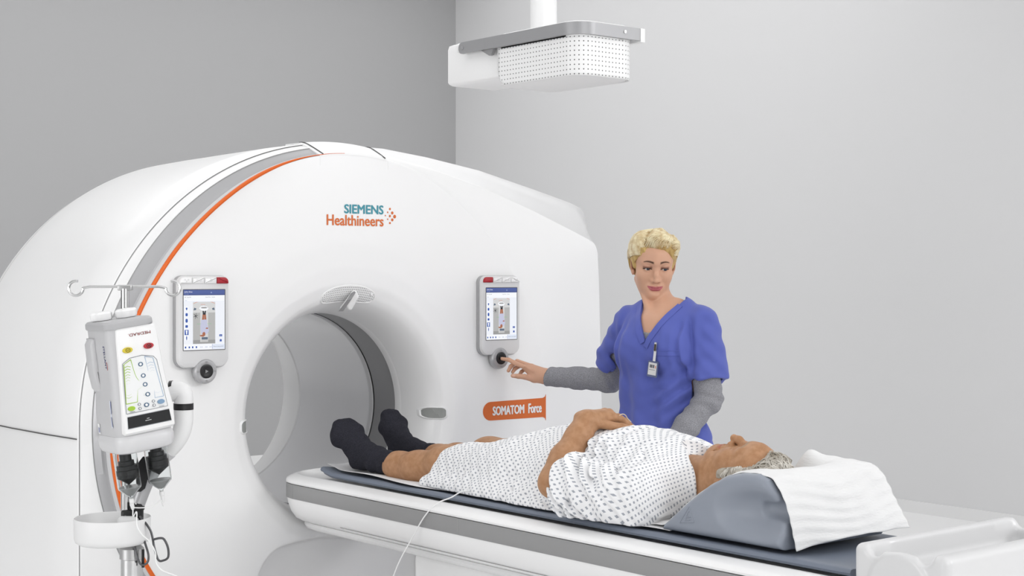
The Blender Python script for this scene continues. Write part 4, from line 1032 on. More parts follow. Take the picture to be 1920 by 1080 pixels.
def head_sdf(male=False):
    """front is -y, up is +z, origin midway between the eyes' height and the ears; about 0.22 tall"""
    g = 1.06 if male else 1.0
    cran = ell((0, .014, .032), (.0715, .092, .080))
    face = su(.03, ell((0, -.026, -.030), (.0610, .060, .072)), ell((0, -.030, .040), (.060, .056, .046)))
    jaw = su(.02, cap((-.044, .0, -.056), (-.013, -.066, -.098), .0195 * g, .017), cap((.044, .0, -.056), (.013, -.066, -.098), .0195 * g, .017), cap((0, -.074, -.097), (.0001, -.074, -.097), .0155 * g), ell((0, -.050, -.080), (.040, .036, .026)))
    cheek = su(.01, ell((.037, -.052, -.030), (.024, .024, .024)), ell((-.037, -.052, -.030), (.024, .024, .024)))
    cheek = su(.02, cheek, ell((.035, -.036, -.056), (.017, .030, .030)), ell((-.035, -.036, -.056), (.017, .030, .030)))
    browr = su(.02, cap((-.038, -.066, .017), (-.012, -.078, .014), .010), cap((.038, -.066, .017), (.012, -.078, .014), .010), cap((0, -.079, .028), (0, -.076, .045), .012))
    base = su(.028, cran, face); base = su(.017, base, jaw); base = su(.022, base, cheek, browr)
    sock = lambda P: np.minimum(ell((.031, -.097, .001), (.019, .016, .013))(P), ell((-.031, -.097, .001), (.019, .016, .013))(P))
    base = ssub(.014, base, sock)
    n = 1.10 if male else 1.0
    nose = su(.010, cap((0, -.078 - .005 * male, .010), (0, -.097 - .005 * male, -.022), .0070 * n, .0080 * n), cap((0, -.097 - .005 * male, -.022), (0, -.102 - .006 * male, -.040), .0078 * n, .0090 * n), cap((-.0105 * n, -.090, -.043), (-.0107 * n, -.0901, -.0431), .0075 * n), cap((.0105 * n, -.090, -.043), (.0107 * n, -.0901, -.0431), .0075 * n))
    base = su(.011, base, nose)
    nostril = lambda P: np.minimum(cap((-.0062 * n, -.098, -.0515), (-.007 * n, -.092, -.044), .0032)(P), cap((.0062 * n, -.098, -.0515), (.007 * n, -.092, -.044), .0032)(P))
    base = ssub(.003, base, nostril)
    mz = -.070
    mound = ell((0, -.074, mz - .002), (.030, .0165, .022)); base = su(.014, base, mound)
    w = .0285 if not male else .028
    t = 1.0 if not male else .62
    lips = su(.004, chain([(-w, -.0790, mz + .0052), (-.010, -.0905, mz + .0042), (0, -.0905, mz + .0030), (.010, -.0905, mz + .0042), (w, -.0790, mz + .0052)], [.0020, .0040 * t, .0036 * t, .0040 * t, .0020], .004), chain([(-w * .85, -.083, mz - .0016), (-.009, -.0895, mz - .0062), (.009, -.0895, mz - .0062), (w * .85, -.083, mz - .0016)], [.0018, .0048 * t, .0048 * t, .0018], .004))
    base = su(.003, base, lips)
    line = chain([(-w - .001, -.0830, mz + .0064), (-.010, -.0955, mz - .0006), (.010, -.0955, mz - .0006), (w + .001, -.0830, mz + .0064)], [.0010, .0014, .0014, .0010], .002)
    base = ssub(.0025 if not male else .004, base, line if not male else off(line, -.0007))
    phil = cap((0, -.0965, mz + .010), (0, -.0955, mz + .017), .0028); base = ssub(.004, base, phil)
    chincr = cap((-.012, -.0935, -.084), (.012, -.0935, -.084), .004); base = ssub(.010, base, chincr)
    # lids round the eyeballs
    lid = lambda P: np.minimum(cap((.031, -.0705, 0), (.0311, -.0705, 0), .0142)(P), cap((-.031, -.0705, 0), (-.0311, -.0705, 0), .0142)(P))
    base = su(.006, base, lid)
    ol = .0042 if not male else .0012
    slit = lambda P: np.minimum(ell((.031, -.087, -.0038), (.0118, .012, ol))(P), ell((-.031, -.087, -.0038), (.0118, .012, ol))(P))
    if not male: base = ssub(.0015, base, slit)
    else:
        sl_ = lambda P: np.minimum(chain([(.019, -.0825, -.003), (.031, -.0865, -.0055), (.043, -.0815, -.004)], [.001, .0012, .001], .001)(P), chain([(-.019, -.0825, -.003), (-.031, -.0865, -.0055), (-.043, -.0815, -.004)], [.001, .0012, .001], .001)(P)); base = ssub(.0015, base, sl_)
    ears = []
    for s in (-1, 1):
        rt = rot3(0, s * 8, s * 22)
        e = ell((s * .0745, .014, -.008), (.0065, .0185, .0305), rt)
        e = su(.006, e, ell((s * .070, .004, -.034), (.006, .009, .011)))
        e = ssub(.004, e, ell((s * .0815, .010, -.004), (.006, .0115, .019), rt)); ears.append(e)
    base = su(.006, base, *ears)
    if male:   # heavier neck and folds beside the mouth
        base = su(.03, base, ell((0, -.030, -.095), (.045, .045, .026)))
        for s in (-1, 1): base = ssub(.006, base, chain([(s * .018, -.092, -.045), (s * .032, -.080, -.066), (s * .034, -.072, -.085)], [.0016, .002, .0012], .003))
    return base
def face_zones(Vl, male):
    """lip, brow, lash and lid pigment (0..1) per vertex in head space"""
    P = np.asarray(Vl, float); mz = -.070; w = .0285
    sf = lambda d, e=.0011: 1 - smooth01(d, -e, e)
    front = smooth01(-P[:, 1], .045, .055); ax = np.abs(P[:, 0])
    up = np.where(ax < .010, mz + .0078 - (.010 - ax) * .18, mz + .0078 - (ax - .010) * .08)
    lo = mz - .0108 + np.maximum(ax - .007, 0) ** 2 * 33
    if male: up = mz + .005 + 0 * ax; lo = mz - .006 + 0 * ax
    lip = sf(P[:, 2] - up) * sf(lo - P[:, 2]) * sf(ax - w, .002) * smooth01(-P[:, 1], .074, .078)
    t = (ax - .011) / (.037 if not male else .036); tc = np.clip(t, 0, 1)
    bz = .0220 + .0062 * np.sin(tc * PI * .80) - .0045 * tc; bw = (.0042 if not male else .0042) * (1 - .62 * tc)
    brow = sf(np.abs(P[:, 2] - bz) - bw, .0014) * smooth01(t, -.06, .10) * (1 - smooth01(t, .88, 1.03))
    if male: brow = brow * .65
    ez = (ax - .031) / .0150; e2 = ez ** 2
    if not male:
        lid = sf(-.0006 - .0030 * e2 - P[:, 2]) * (1 - smooth01(P[:, 2], .003, .011)) * (1 - smooth01(np.abs(ez), .85, 1.25))
        lash = np.maximum(sf(np.abs(P[:, 2] - (.0004 - .0036 * e2)) - .0017, .0008) * (1 - smooth01(np.abs(ez), .95, 1.12)), .55 * sf(np.abs(P[:, 2] - (-.0083 + .0030 * e2)) - .0004, .0006) * (1 - smooth01(np.abs(ez), .8, 1.0)))
    else:
        lid = .5 * (1 - smooth01(np.abs(P[:, 2] + .001), .004, .010)) * (1 - smooth01(np.abs(ez), .8, 1.2)); lash = .8 * sf(np.abs(P[:, 2] - (-.0048 + .002 * e2)) - .0004, .0008) * (1 - smooth01(np.abs(ez), .8, 1.0))
    return np.stack([lip, brow, lash, lid], 1) * front[:, None]
def pigment(m, lip, brow, lash, lid):
    """mix the face pigments into a skin material through the mesh's zone attribute"""
    b = bsdf(m); lk = b.inputs['Base Color'].links; cur = lk[0].from_socket if lk else None
    base = tuple(b.inputs['Base Color'].default_value)
    at = node(m, 'ShaderNodeAttribute'); at.attribute_name = 'zone'
    sp_ = node(m, 'ShaderNodeSeparateColor'); lnk(m, at.outputs['Color'], sp_.inputs[0])
    for fac, c in ((at.outputs['Alpha'], lid), (sp_.outputs[0], lip), (sp_.outputs[1], brow), (sp_.outputs[2], lash)):
        mx_ = node(m, 'ShaderNodeMix', data_type='RGBA'); lnk(m, fac, mx_.inputs[0]); mx_.inputs[7].default_value = srgb(c)
        if cur is None: mx_.inputs[6].default_value = base
        else: lnk(m, cur, mx_.inputs[6])
        cur = mx_.outputs[2]
    lnk(m, cur, b.inputs['Base Color'])
pigment(skin_w, '#ad5f66', '#54392a', '#1e1410', '#805545'); pigment(skin_m, '#a4674f', '#857862', '#5d4130', '#a0704f')
def xf(fn, Mh):
    """implicit function placed by a rigid matrix"""
    A = np.array(Mh.inverted(), dtype=np.float32)
    sc = Mh.to_scale()[0]
    return lambda P: fn(P @ A[:3, :3].T + A[:3, 3]) * sc
def to_local(V, Mh):
    A = np.array(Mh.inverted()); return V @ A[:3, :3].T + A[:3, 3]
def rigid(V, Mh):
    A = np.array(Mh); return np.asarray(V) @ A[:3, :3].T + A[:3, 3]

def finger(pts, r0, r1): return chain(pts, list(np.linspace(r0, r1, len(pts))), .004)
def strands(name, roots, m, parent, n=6):
    """tapered locks: list of (points, radius)"""
    mb = MB()
    for pts, r in roots:
        P = spline(pts, 5); t = np.linspace(0, 1, len(P)); mb.tube(P, r * (.55 + .45 * np.sin(PI * np.minimum(t * 1.3, 1) * .5)) * (1 - .85 * t ** 2.2) + .0002, n)
    return mb.build(name, m, parent, angle=180)
def join_sdf(name, parts, mats, parent, zone=None):
    """several surfaces meshed at their own fineness, linked as one mesh"""
    Vs, Fs, Ms, Zs, k = [], [], [], [], 0
    for fn, lo, hi, res, mf, zf in parts:
        V, F = surface_nets(fn, lo, hi, res)
        e = res * .5; P = V.astype(np.float32); d = fn(P)
        g = np.stack([fn(P + np.array(q_, np.float32) * e) - fn(P - np.array(q_, np.float32) * e) for q_ in ((1, 0, 0), (0, 1, 0), (0, 0, 1))], 1) / (2 * e)
        V = V - np.clip(d, -res, res)[:, None] * g / np.maximum((g * g).sum(1, keepdims=True), .25)
        Ms.append(mf(V[F].mean(1)) if mf else np.zeros(len(F), np.int32)); Zs.append(zf(V) if zf else np.zeros((len(V), 4))); Vs.append(V); Fs.append(F + k); k += len(V)
    o = mesh_obj(name, np.concatenate(Vs), np.concatenate(Fs), mats, parent, np.concatenate(Ms), True, 180)
    at = o.data.attributes.new('zone', 'FLOAT_COLOR', 'POINT'); at.data.foreach_set('color', np.concatenate(Zs).astype(np.float32).ravel())
    return o
# ------------------------------------------------------------------ nurse
NO = Vector((.804, -.733, 0)); ND = 5.4
nurse = empty('person', NO, -YAW)
tag(nurse, 'standing person in blue scrub top over grey sleeves pressing a scanner panel key', 'person')
def n_(px, py, b=0.):
    d = ND + b; return np.array([(px - 960) / 2841 * d - .5132, b, 1.53 - (py - 517) / 2841 * d])
TR = R(-37)
def tb(x, y, z):
    """torso frame (front -y, her left +x) -> figure frame"""
    c, s = math.cos(TR), math.sin(TR); return np.array([x * c - y * s + .026, x * s + y * c, z])
trot = rot3(0, 0, -37)
TMx = Matrix.Translation((.026, 0, 0)) @ Matrix.Rotation(TR, 4, 'Z')

# head
HC = n_(1229, 496, -.02) + np.array([0, .085, .004])
HMX = Matrix.Translation(HC) @ Matrix.Rotation(R(3), 4, 'Z') @ Matrix.Rotation(R(2), 4, 'Y') @ Matrix.Rotation(R(13), 4, 'X')
hsd = xf(head_sdf(), HMX)
neck_top = rigid([(0, .034, -.070)], HMX)[0]
neck = su(.03, cap(neck_top, tb(0, .032, 1.395), .0405, .046), cap(tb(0, .03, 1.395), tb(0, -.005, 1.345), .052, .080))
trap = su(.03, cap(tb(-.03, .045, 1.420), tb(-.14, .02, 1.36), .034, .040), cap(tb(.03, .045, 1.420), tb(.14, .02, 1.36), .034, .040))
chest = ell(tb(0, -.005, 1.29), (.150, .092, .135), trot)
scm = su(.01, cap(rigid([(-.05, .01, -.06)], HMX)[0], tb(-.016, -.052, 1.378), .012, .008), cap(rigid([(.05, .01, -.06)], HMX)[0], tb(.016, -.052, 1.378), .012, .008))
clav = su(.012, cap(tb(-.018, -.062, 1.375), tb(-.12, -.015, 1.405), .0085), cap(tb(.018, -.062, 1.375), tb(.12, -.015, 1.405), .0085))
upper = su(.02, su(.035, neck, trap, chest), scm, clav)
# arms
SHR, SHL = tb(-.152, .012, 1.362), tb(.152, .012, 1.362)
ELR = n_(1143, 712, .25); WRR = n_(1026, 706, .395)
ELL_ = n_(1329, 748, -.13); WRL = n_(1246, 852, -.20)
limbs = su(.02, cap(SHR, ELR, .046, .038), cap(ELR, WRR, .038, .026), cap(SHL, ELL_, .046, .038), cap(ELL_, WRL, .038, .026))
hips = su(.06, ell(tb(0, 0, 1.16), (.135, .095, .16), trot), ell(tb(0, .01, .93), (.165, .11, .13), trot))
legs = su(.03, *[f for s in (-1, 1) for f in (cap(tb(s * .085, .01, .90), tb(s * .095, -.01, .50), .078, .052), cap(tb(s * .095, -.01, .50), tb(s * .10, .02, .09), .052, .036))])
core = su(.04, chest, hips, legs, limbs)
def scrub_outer(P):
    d = su(.05, ell(tb(0, -.004, 1.285), (.172, .114, .145), trot), ell(tb(0, .0, 1.13), (.163, .122, .20), trot), ell(tb(0, .0, .95), (.180, .135, .14), trot))(P)
    sh = su(.03, cap(tb(-.055, .022, 1.416), tb(-.142, .012, 1.368), .040, .052), cap(tb(.055, .022, 1.416), tb(.142, .012, 1.368), .040, .052), cap(tb(-.05, .03, 1.41), tb(.05, .03, 1.41), .045))(P)
    d = smin(d, sh, .04)
    # bust and drape
    d = smin(d, su(.03, ell(tb(-.075, -.085, 1.265), (.060, .045, .060), trot), ell(tb(.075, -.085, 1.265), (.060, .045, .060), trot))(P), .05)
    return d
# right hand, index on the key
tipw = np.array((.656, -.0405, 1.2125)) - np.array(NO)
Rv = np.array((math.cos(YAW), -math.sin(YAW), 0)); Fv = np.array((math.sin(YAW), math.cos(YAW), 0))
TIP = np.array((tipw @ Rv, tipw @ Fv, tipw[2]))
bt = TIP[1]
tipc = TIP + (TIP - n_(962, 679, bt - .025)) * 0 + np.array((.003, -.007, -.002))
ix = finger([n_(984, 688, bt - .050), n_(964, 680, bt - .030), n_(954, 674.5, bt - .018), tipc], .0098, .0066)
md = su(.004, finger([n_(997, 687, bt - .030), n_(970, 677.5, bt - .012), n_(958, 687, bt - .012), n_(953.5, 695, bt - .015)], .0095, .0068))
rg = finger([n_(1000, 692, bt - .012), n_(976, 685, bt + .004), n_(966, 691, bt - .002), n_(961.5, 697.5, bt - .006)], .0092, .0066)
lt = finger([n_(1002, 699, bt + .002), n_(985, 692, bt + .012), n_(978, 697, bt + .004), n_(974.5, 702, bt - .002)], .0082, .0060)
th = su(.004, finger([n_(1003, 712, bt - .045), n_(984, 706.5, bt - .056), n_(972, 705.5, bt - .052), n_(961.5, 704.5, bt - .046)], .0115, .0078))
palm = su(.020, cap(WRR, n_(986, 689, bt - .046), .021, .0115), cap(WRR, n_(997, 688, bt - .030), .020, .0115), cap(WRR, n_(1001, 693, bt - .013), .019, .011), cap(WRR, n_(1003, 700, bt - .002), .018, .010), cap(WRR + np.array((-.02, 0, -.004)), n_(1001, 711, bt - .045), .018, .0135))
web = su(.01, cap(n_(1000, 708, bt - .046), n_(988, 694, bt - .045), .010, .008))
tend = su(.003, cap(n_(984, 687.2, bt - .060), n_(1006, 700, bt - .050), .0028, .002), cap(n_(996, 686, bt - .041), n_(1010, 699, bt - .040), .0028, .002))
wrist = su(.01, cap(WRR + (WRR - ELR) * -.25, WRR, .029, .0245), cap(WRR, WRR + np.array((-.030, .004, .0)), .0245, .020))
handR = su(.006, su(.012, palm, wrist, web), tend); handR = su(.0045, handR, ix, md, rg, lt, th)
# left hand rests low beyond the patient
wl = WRL; dl_ = np.array((-.62, .12, -.75)); dl_ /= np.linalg.norm(dl_); sd_ = np.array((.2, -.95, -.25)); sd_ /= np.linalg.norm(sd_)
fl = []
for k, (o_, L_) in enumerate(((-.027, .085), (-.009, .095), (.009, .088), (.026, .07))):
    a_ = wl + dl_ * .085 + sd_ * o_; dn = np.array((0, 0, -.02 - .004 * k)); fl.append(finger([a_, a_ + dl_ * L_ * .5 + dn * .4, a_ + dl_ * L_ * .9 + dn * 1.4], .0092, .0068))
tl_ = finger([wl + dl_ * .03 + sd_ * -.028, wl + dl_ * .065 + sd_ * -.05, wl + dl_ * .09 + sd_ * -.056], .0115, .008)
handL = su(.012, *[cap(wl, wl + dl_ * .085 + sd_ * o_, .020, .0105) for o_ in (-.027, -.009, .009, .026)], cap(wl - dl_ * .04, wl, .028, .023)); handL = su(.005, handL, *fl, tl_)
def zone_n(C): return face_zones(to_local(C, HMX), False)
hl = np.array(HC)
def bb(pts, pad): P = np.array(pts); return P.min(0) - pad, P.max(0) + pad
lo1, hi1 = bb([TIP, WRR, n_(1040, 715, .38), n_(960, 710, bt - .05)], .035)
lo2, hi2 = bb([wl - dl_ * .04, wl + dl_ * .21, wl + sd_ * .06, wl - sd_ * .07], .035)
def nailz(C):
    m = np.zeros(len(C), np.int32); t0 = n_(961.5, 704.5, bt - .046)
    m[(np.linalg.norm(C - (t0 + np.array((.004, -.007, .0015))), axis=1) < .0062)] = 1
    return m
skin_in = lambda P: smax(scrub_outer(P) + .010, P[:, 2] - 1.415, .02)
headneck = su(.009, hsd, su(.02, neck, scm, lambda P: smax(smin(upper(P), skin_in(P), .03), scrub_outer(P) + .009, .01)))
body = join_sdf('body', [(headneck, hl + (-.14, -.26, -.34), hl + (.15, .14, .13), .0020, None, zone_n), (handR, lo1, hi1, .0017, nailz, None), (handL, lo2, hi2, .003, None, None), (core, (-.50, -.35, .06), (.42, .48, 1.36), .009, None, None)],
                [skin_w, nail_m], nurse)
# eyes looking down towards the patient
for s in (-1, 1):
    c = Vector(rigid([(s * .031, -.0705, 0)], HMX)[0])
    look = (Vector((.28, -1, -.42))).normalized()
    Me = Matrix.Translation(c) @ look.to_track_quat('Z', 'Y').to_matrix().to_4x4()
    mb = MB(); mb.lathe([(.0128 * math.sin(t), .0128 * math.cos(t)) for t in np.linspace(.02, PI - .02, 16)], 24, M=Me); ey = mb.build('eye', eye_white, nurse, angle=180)
    mb = MB(); mb.lathe([(.0066, .0112), (.0064, .0118), (.0035, .0129), (.0002, .0132)], 20, M=Me); mb.build('iris', iris_m, ey, angle=180)

# hair: swept short crop
hair_m = mat('blonde_hair', '#d8bd83', .45, spec=.4); mix_noise(hair_m, '#a8874f', '#c6a86a', 60, 3, (1, 1, .5), .30, .62)
hair_lk = mat('blonde_locks', '#e2cb95', .42, spec=.45); mix_noise(hair_lk, '#c4a878', '#ebdfbc', 45, 3, None, .32, .62)
hair_dk = mat('blonde_hair_root', '#8a6c42', .5)
def haircap(P):
    a = ell((0, .018, .040), (.083, .099, .0825))(P)
    a = smin(a, ell((-.050, .030, .012), (.037, .068, .066))(P), .02); a = smin(a, ell((.050, .032, .016), (.034, .066, .060))(P), .02)
    a = smin(a, ell((0, .070, -.010), (.060, .048, .070))(P), .03)
    a = smin(a, ell((.020, -.052, .090), (.056, .034, .026), rot3(0, 12, 0))(P), .02)
    a = smin(a, ell((-.052, -.016, .070), (.028, .050, .040))(P), .02)
    a = smin(a, ell((.056, -.030, .066), (.023, .040, .034))(P), .02)
    gro = .0008 * np.sin(P[:, 0] * 210 + P[:, 2] * 130 + 2.2 * np.sin(P[:, 1] * 45)) + .0005 * np.sin(P[:, 0] * 390 - P[:, 1] * 160 + P[:, 2] * 80)
    a = a + gro
    # open the face: forehead arch lower on her left, where the fringe falls
    fz = P[:, 2] - (.066 - .0045 * smooth01(P[:, 0], .0, .05) * 3 - 14 * np.minimum(P[:, 0] + .008, 0) ** 2 - 11 * np.maximum(P[:, 0] - .01, 0) ** 2)
    fr = smax(P[:, 1] + .028, fz, .012)
    sidecut = smax(smax(np.abs(P[:, 0]) - .0645, P[:, 1] + .018, .004) , P[:, 2] - .06, .01)
    ear = np.minimum(ell((.080, .006, -.020), (.020, .019, .036))(P), ell((-.080, .006, -.020), (.020, .019, .036))(P))
    jawc = smax(P[:, 1] - .022, P[:, 2] + .020, .01)
    a = smax(a, -fr, .006); a = smax(a, -ear, .006); a = smax(a, -jawc, .01)
    a = smax(a, -(P[:, 2] + .082), .01)
    return a
hs = xf(haircap, HMX)
hair = sdf_obj('hair', hs, hl + (-.14, -.15, -.12), hl + (.14, .16, .15), .0022, [hair_m], nurse)
rg_ = np.random.RandomState(3); locks = []
def on_cap(fn, c, q_):
    """(angle round, angle up, lift) rows -> points over the scalp"""
    q_ = np.asarray(q_, float); th, ph_, lf = q_.T
    d = np.stack([np.sin(th) * np.cos(ph_), -np.cos(th) * np.cos(ph_), np.sin(ph_)], 1); s_ = np.full(len(q_), .13)
    for _ in range(24): s_ = s_ - fn((c + d * s_[:, None]).astype(np.float32)) * .8
    return c + d * (s_ + lf)[:, None]
rows = []
def sweep(n, start, end, lift, r0, r1, jit=.06, arch=0.):
    for k in range(n):
        u = rg_.rand(); v = rg_.rand(); (t0, p0), (t1, p1) = start(u, v), end(u, v)
        q_ = []
        for i, t in enumerate(np.linspace(0, 1, 6)):
            w = t * t * (3 - 2 * t); th = t0 + (t1 - t0) * w; pp = p0 + (p1 - p0) * t ** 1.5 + arch * math.sin(PI * t) + jit * math.sin(PI * t) * (rg_.rand() - .5)
            q_.append((th, min(pp, 1.55), lift * math.sin(PI * min(t * 1.15, 1)) * (.4 + .6 * v) + .0006))
        rows.append((q_, r0 + (r1 - r0) * rg_.rand()))
# from the parting above her right brow across to her left temple
sweep(200, lambda u, v: (-.42 + .25 * u, .80 + .62 * v), lambda u, v: (.95 + .75 * u, .28 + .75 * v), .010, .0012, .0022)
sweep(200, lambda u, v: (-.50 + .55 * u, .40 + .50 * v), lambda u, v: (.80 + .65 * u, .30 + .65 * v), .014, .0011, .0020, .06, .34)
sweep(70, lambda u, v: (-.25 + .7 * u, .38 + .12 * v), lambda u, v: (.80 + .25 * u, .24 + .25 * v), .012, .0010, .0018, .05, .30)
sweep(170, lambda u, v: (-.48 - .15 * u, .38 + .5 * v), lambda u, v: (-1.20 - .5 * u, -.12 + .5 * v), .008, .0011, .0020, .05, .14)
sweep(60, lambda u, v: (.45 + .3 * u, .34 + .2 * v), lambda u, v: (1.15 + .4 * u, -.05 + .35 * v), .008, .0011, .0019, .05, .10)
# down the other side, tucked behind the ear
sweep(190, lambda u, v: (-.45 - .1 * u, .82 + .65 * v), lambda u, v: (-1.15 - .95 * u, .18 + .55 * v - .45 * u), .007, .0012, .0022)
sweep(150, lambda u, v: (-.60 - .25 * u, .12 + .32 * v), lambda u, v: (-1.35 - .5 * u, -.25 + .4 * v), .006, .0011, .0019, .05, .06)
sweep(70, lambda u, v: (.62 + .25 * u, .14 + .25 * v), lambda u, v: (1.3 + .4 * u, -.15 + .35 * v), .006, .0011, .0019, .05, .06)
sweep(90, lambda u, v: (-1.3 - .6 * u, .55 + .4 * v), lambda u, v: (-1.75 - .6 * u, -.35 + .3 * v), .005, .0012, .002)
sweep(90, lambda u, v: (1.3 + .6 * u, .55 + .4 * v), lambda u, v: (1.75 + .6 * u, -.35 + .3 * v), .005, .0012, .002)
pts_ = rigid(on_cap(haircap, np.array((0, .018, .030)), [p for q_, r in rows for p in q_]), HMX).reshape(-1, 6, 3)
locks = [(pts_[i], rows[i][1]) for i in range(len(rows))]
hl_ = strands('hair_locks', locks, hair_lk, hair)

# ------- scrub top
scrub_m = mat('blue_scrub_cotton', '#5863b0', .75, spec=.25, sheen=.15); noise_bump(scrub_m, 900, .12, .0006)
grey_m = mat('grey_heather_knit', '#8b8b90', .85, spec=.15); mix_noise(grey_m, '#737378', '#a3a3a8', 420, 3, None, .3, .7)
ELRs = SHR + (ELR - SHR) * .66; ELLs = SHL + (ELL_ - SHL) * .74
slR = su(.02, cap(SHR, ELRs + np.array((-.012, .01, .0)), .054, .066)); slL = su(.02, cap(SHL, ELLs, .055, .068), cap(SHL, ELLs + np.array((.030, 0, .010)), .055, .050))
aR_ = (ELR - SHR) / np.linalg.norm(ELR - SHR); aL_ = (ELL_ - SHL) / np.linalg.norm(ELL_ - SHL)
cutR = plane(aR_ + np.array((.28, 0, 0)), SHR + (ELR - SHR) * .72); cutL = plane(aL_ + np.array((-.05, 0, 0)), SHL + (ELL_ - SHL) * .76)
def folds(P):
    """creases falling from the bust and gathering at her left side"""
    q_ = (P - tb(0, 0, 0).astype(np.float32)) @ trot
    x, y, z = q_[:, 0], q_[:, 1], q_[:, 2]
    w1 = (1 - smooth01(z, 1.12, 1.26)); f = .0075 * w1 * np.sin(x * 58 + 7 * (z - 1.1) + .8 * np.sin(z * 14))
    w2 = np.exp(-((x - .10) / .07) ** 2) * np.exp(-((z - 1.13) / .09) ** 2); f = f + .0065 * w2 * np.sin(z * 120 - x * 75 + 1.5 * np.sin(x * 30))
    w3 = np.exp(-((x - .135) / .035) ** 2) * smooth01(z, 1.14, 1.22) * (1 - smooth01(z, 1.34, 1.40)); f = f + .006 * w3 * np.sin(x * 170 + z * 20)
    w4 = np.exp(-((x + .135) / .04) ** 2) * smooth01(z, 1.14, 1.22) * (1 - smooth01(z, 1.34, 1.40)); f = f + .005 * w4 * np.sin(x * 150 - z * 20)
    f = f + .0018 * np.sin(x * 90 + z * 60) * np.sin(z * 40 - x * 30)
    return f.astype(np.float32)
def sleeve_f(P):
    return (.0035 * np.sin(P[:, 2] * 95 + P[:, 0] * 40) * np.sin(P[:, 0] * 60 + 1)).astype(np.float32)
VB = tb(.004, -.125, 1.309)
def vneck(P):
    """negative inside the V opening"""
    q_ = (P - tb(0, 0, 0).astype(np.float32)) @ trot
    x, y, z = q_[:, 0] - .002, q_[:, 1], q_[:, 2]
    hw = (z - 1.296) * .56
    vv = (np.abs(x) - hw) * .87
    top_ = smax(vv, y - .02, .01)
    ring = cap(tb(0, .02, 1.40), tb(0, .015, 1.50), .066, .080)(P)
    return smin(top_, ring, .02)
def scrub(P):
    d = scrub_outer(P)
    d = smin(d, smax(slR(P) + sleeve_f(P), cutR(P), .006), .018); d = smin(d, smax(slL(P) + sleeve_f(P), cutL(P), .006), .022)
    d = d + folds(P)
    # hollow sleeve mouths, neck opening, hem
    d = smax(d, -cap(SHR + aR_ * .12, ELR + aR_ * .05, .0555, .062)(P), .004); d = smax(d, -cap(SHL + aL_ * .15, ELL_ + aL_ * .05, .050, .060)(P), .004)
    d = smax(d, -vneck(P), .004)
    d = smax(d, .80 - P[:, 2], .01)
    return d
top = sdf_obj('scrub_top', scrub, (-.36, -.32, .78), (.36, .40, 1.48), .0038, [scrub_m], nurse)
def on_scrub(p, o=.001):
    p = np.array(p, float); 
    for _ in range(30):
        P = p[None].astype(np.float32); d = float(scrub(P)[0]); e = .002
        g = np.array([float(scrub(P + np.array(v, np.float32) * e)[0] - scrub(P - np.array(v, np.float32) * e)[0]) for v in np.eye(3)]) / (2 * e)
        g /= max(np.linalg.norm(g), 1e-6); p = p - g * (d - o) * .8
    return p
# neck band
def vpt(s, z, inset=0.):
    return tb(.002 + s * ((z - 1.296) * .56 + inset), 0, z)
def shoot(p_t, y0=-.25):
    """from the front back onto the garment, along the torso's own axis"""
    fr = np.array(trot @ np.array((0, 1, 0), np.float32)); p = np.array(p_t, float) + fr * y0
    for _ in range(40):
        d = float(scrub_outer(p[None].astype(np.float32))[0] + folds(p[None].astype(np.float32))[0]); p = p + fr * d * .8
        if abs(d) < 2e-4: break
    return p
frv = np.array(trot @ np.array((0, -1, 0), np.float32))
for s in (-1, 1):
    zs_ = np.linspace(1.300 if s < 0 else 1.285, 1.432, 16)
    ra, rb, rc = [], [], []
    for z in zs_:
        a_ = shoot(vpt(s, z, -.003 if z > 1.3 else 0)); b_2 = shoot(vpt(s, z - .010, .022))
        ra.append(a_ + frv * .001); rb.append(a_ + frv * .0045); rc.append(b_2 + frv * .0030)
    rd = [p - frv * .004 for p in rc]
    mb = MB(); mb.loft(np.array([ra, rb, rc, rd]).transpose(1, 0, 2), close=False); mb.build('neck_band', scrub_m, top, angle=50)
# chest pocket with its stitched top band
def on_front(x, z, o=.002): return shoot(tb(x, 0, z)) + frv * o
px0, px1, pz0, pz1 = .052, .136, 1.135, 1.272
V = []; nu, nv = 14, 16
for j in range(nv + 1):
    for i in range(nu + 1):
        x = px0 + (px1 - px0) * i / nu; z = pz0 + (pz1 - pz0) * j / nv; edge_ = min(i, nu - i, j) == 0
        V.append(on_front(x, z, .0005 if edge_ else .0024))
F = [[j * (nu + 1) + i, j * (nu + 1) + i + 1, (j + 1) * (nu + 1) + i + 1, (j + 1) * (nu + 1) + i] for j in range(nv) for i in range(nu)]
pk = mesh_obj('chest_pocket', V, F, scrub_m, top, angle=60)
mb = MB(); mb.tube([on_front(px0 + (px1 - px0) * t, pz1 - .001, .003) for t in np.linspace(0, 1, 12)], .0014, 6); mb.build('pocket_hem', scrub_m, pk)
mb = MB(); mb.tube([on_front(px0 + (px1 - px0) * t, pz1 - .020, .0026) for t in np.linspace(0, 1, 12)], .0006, 5); mb.build('pocket_stitch', mat('stitch_blue', '#454f9c', .8), pk)
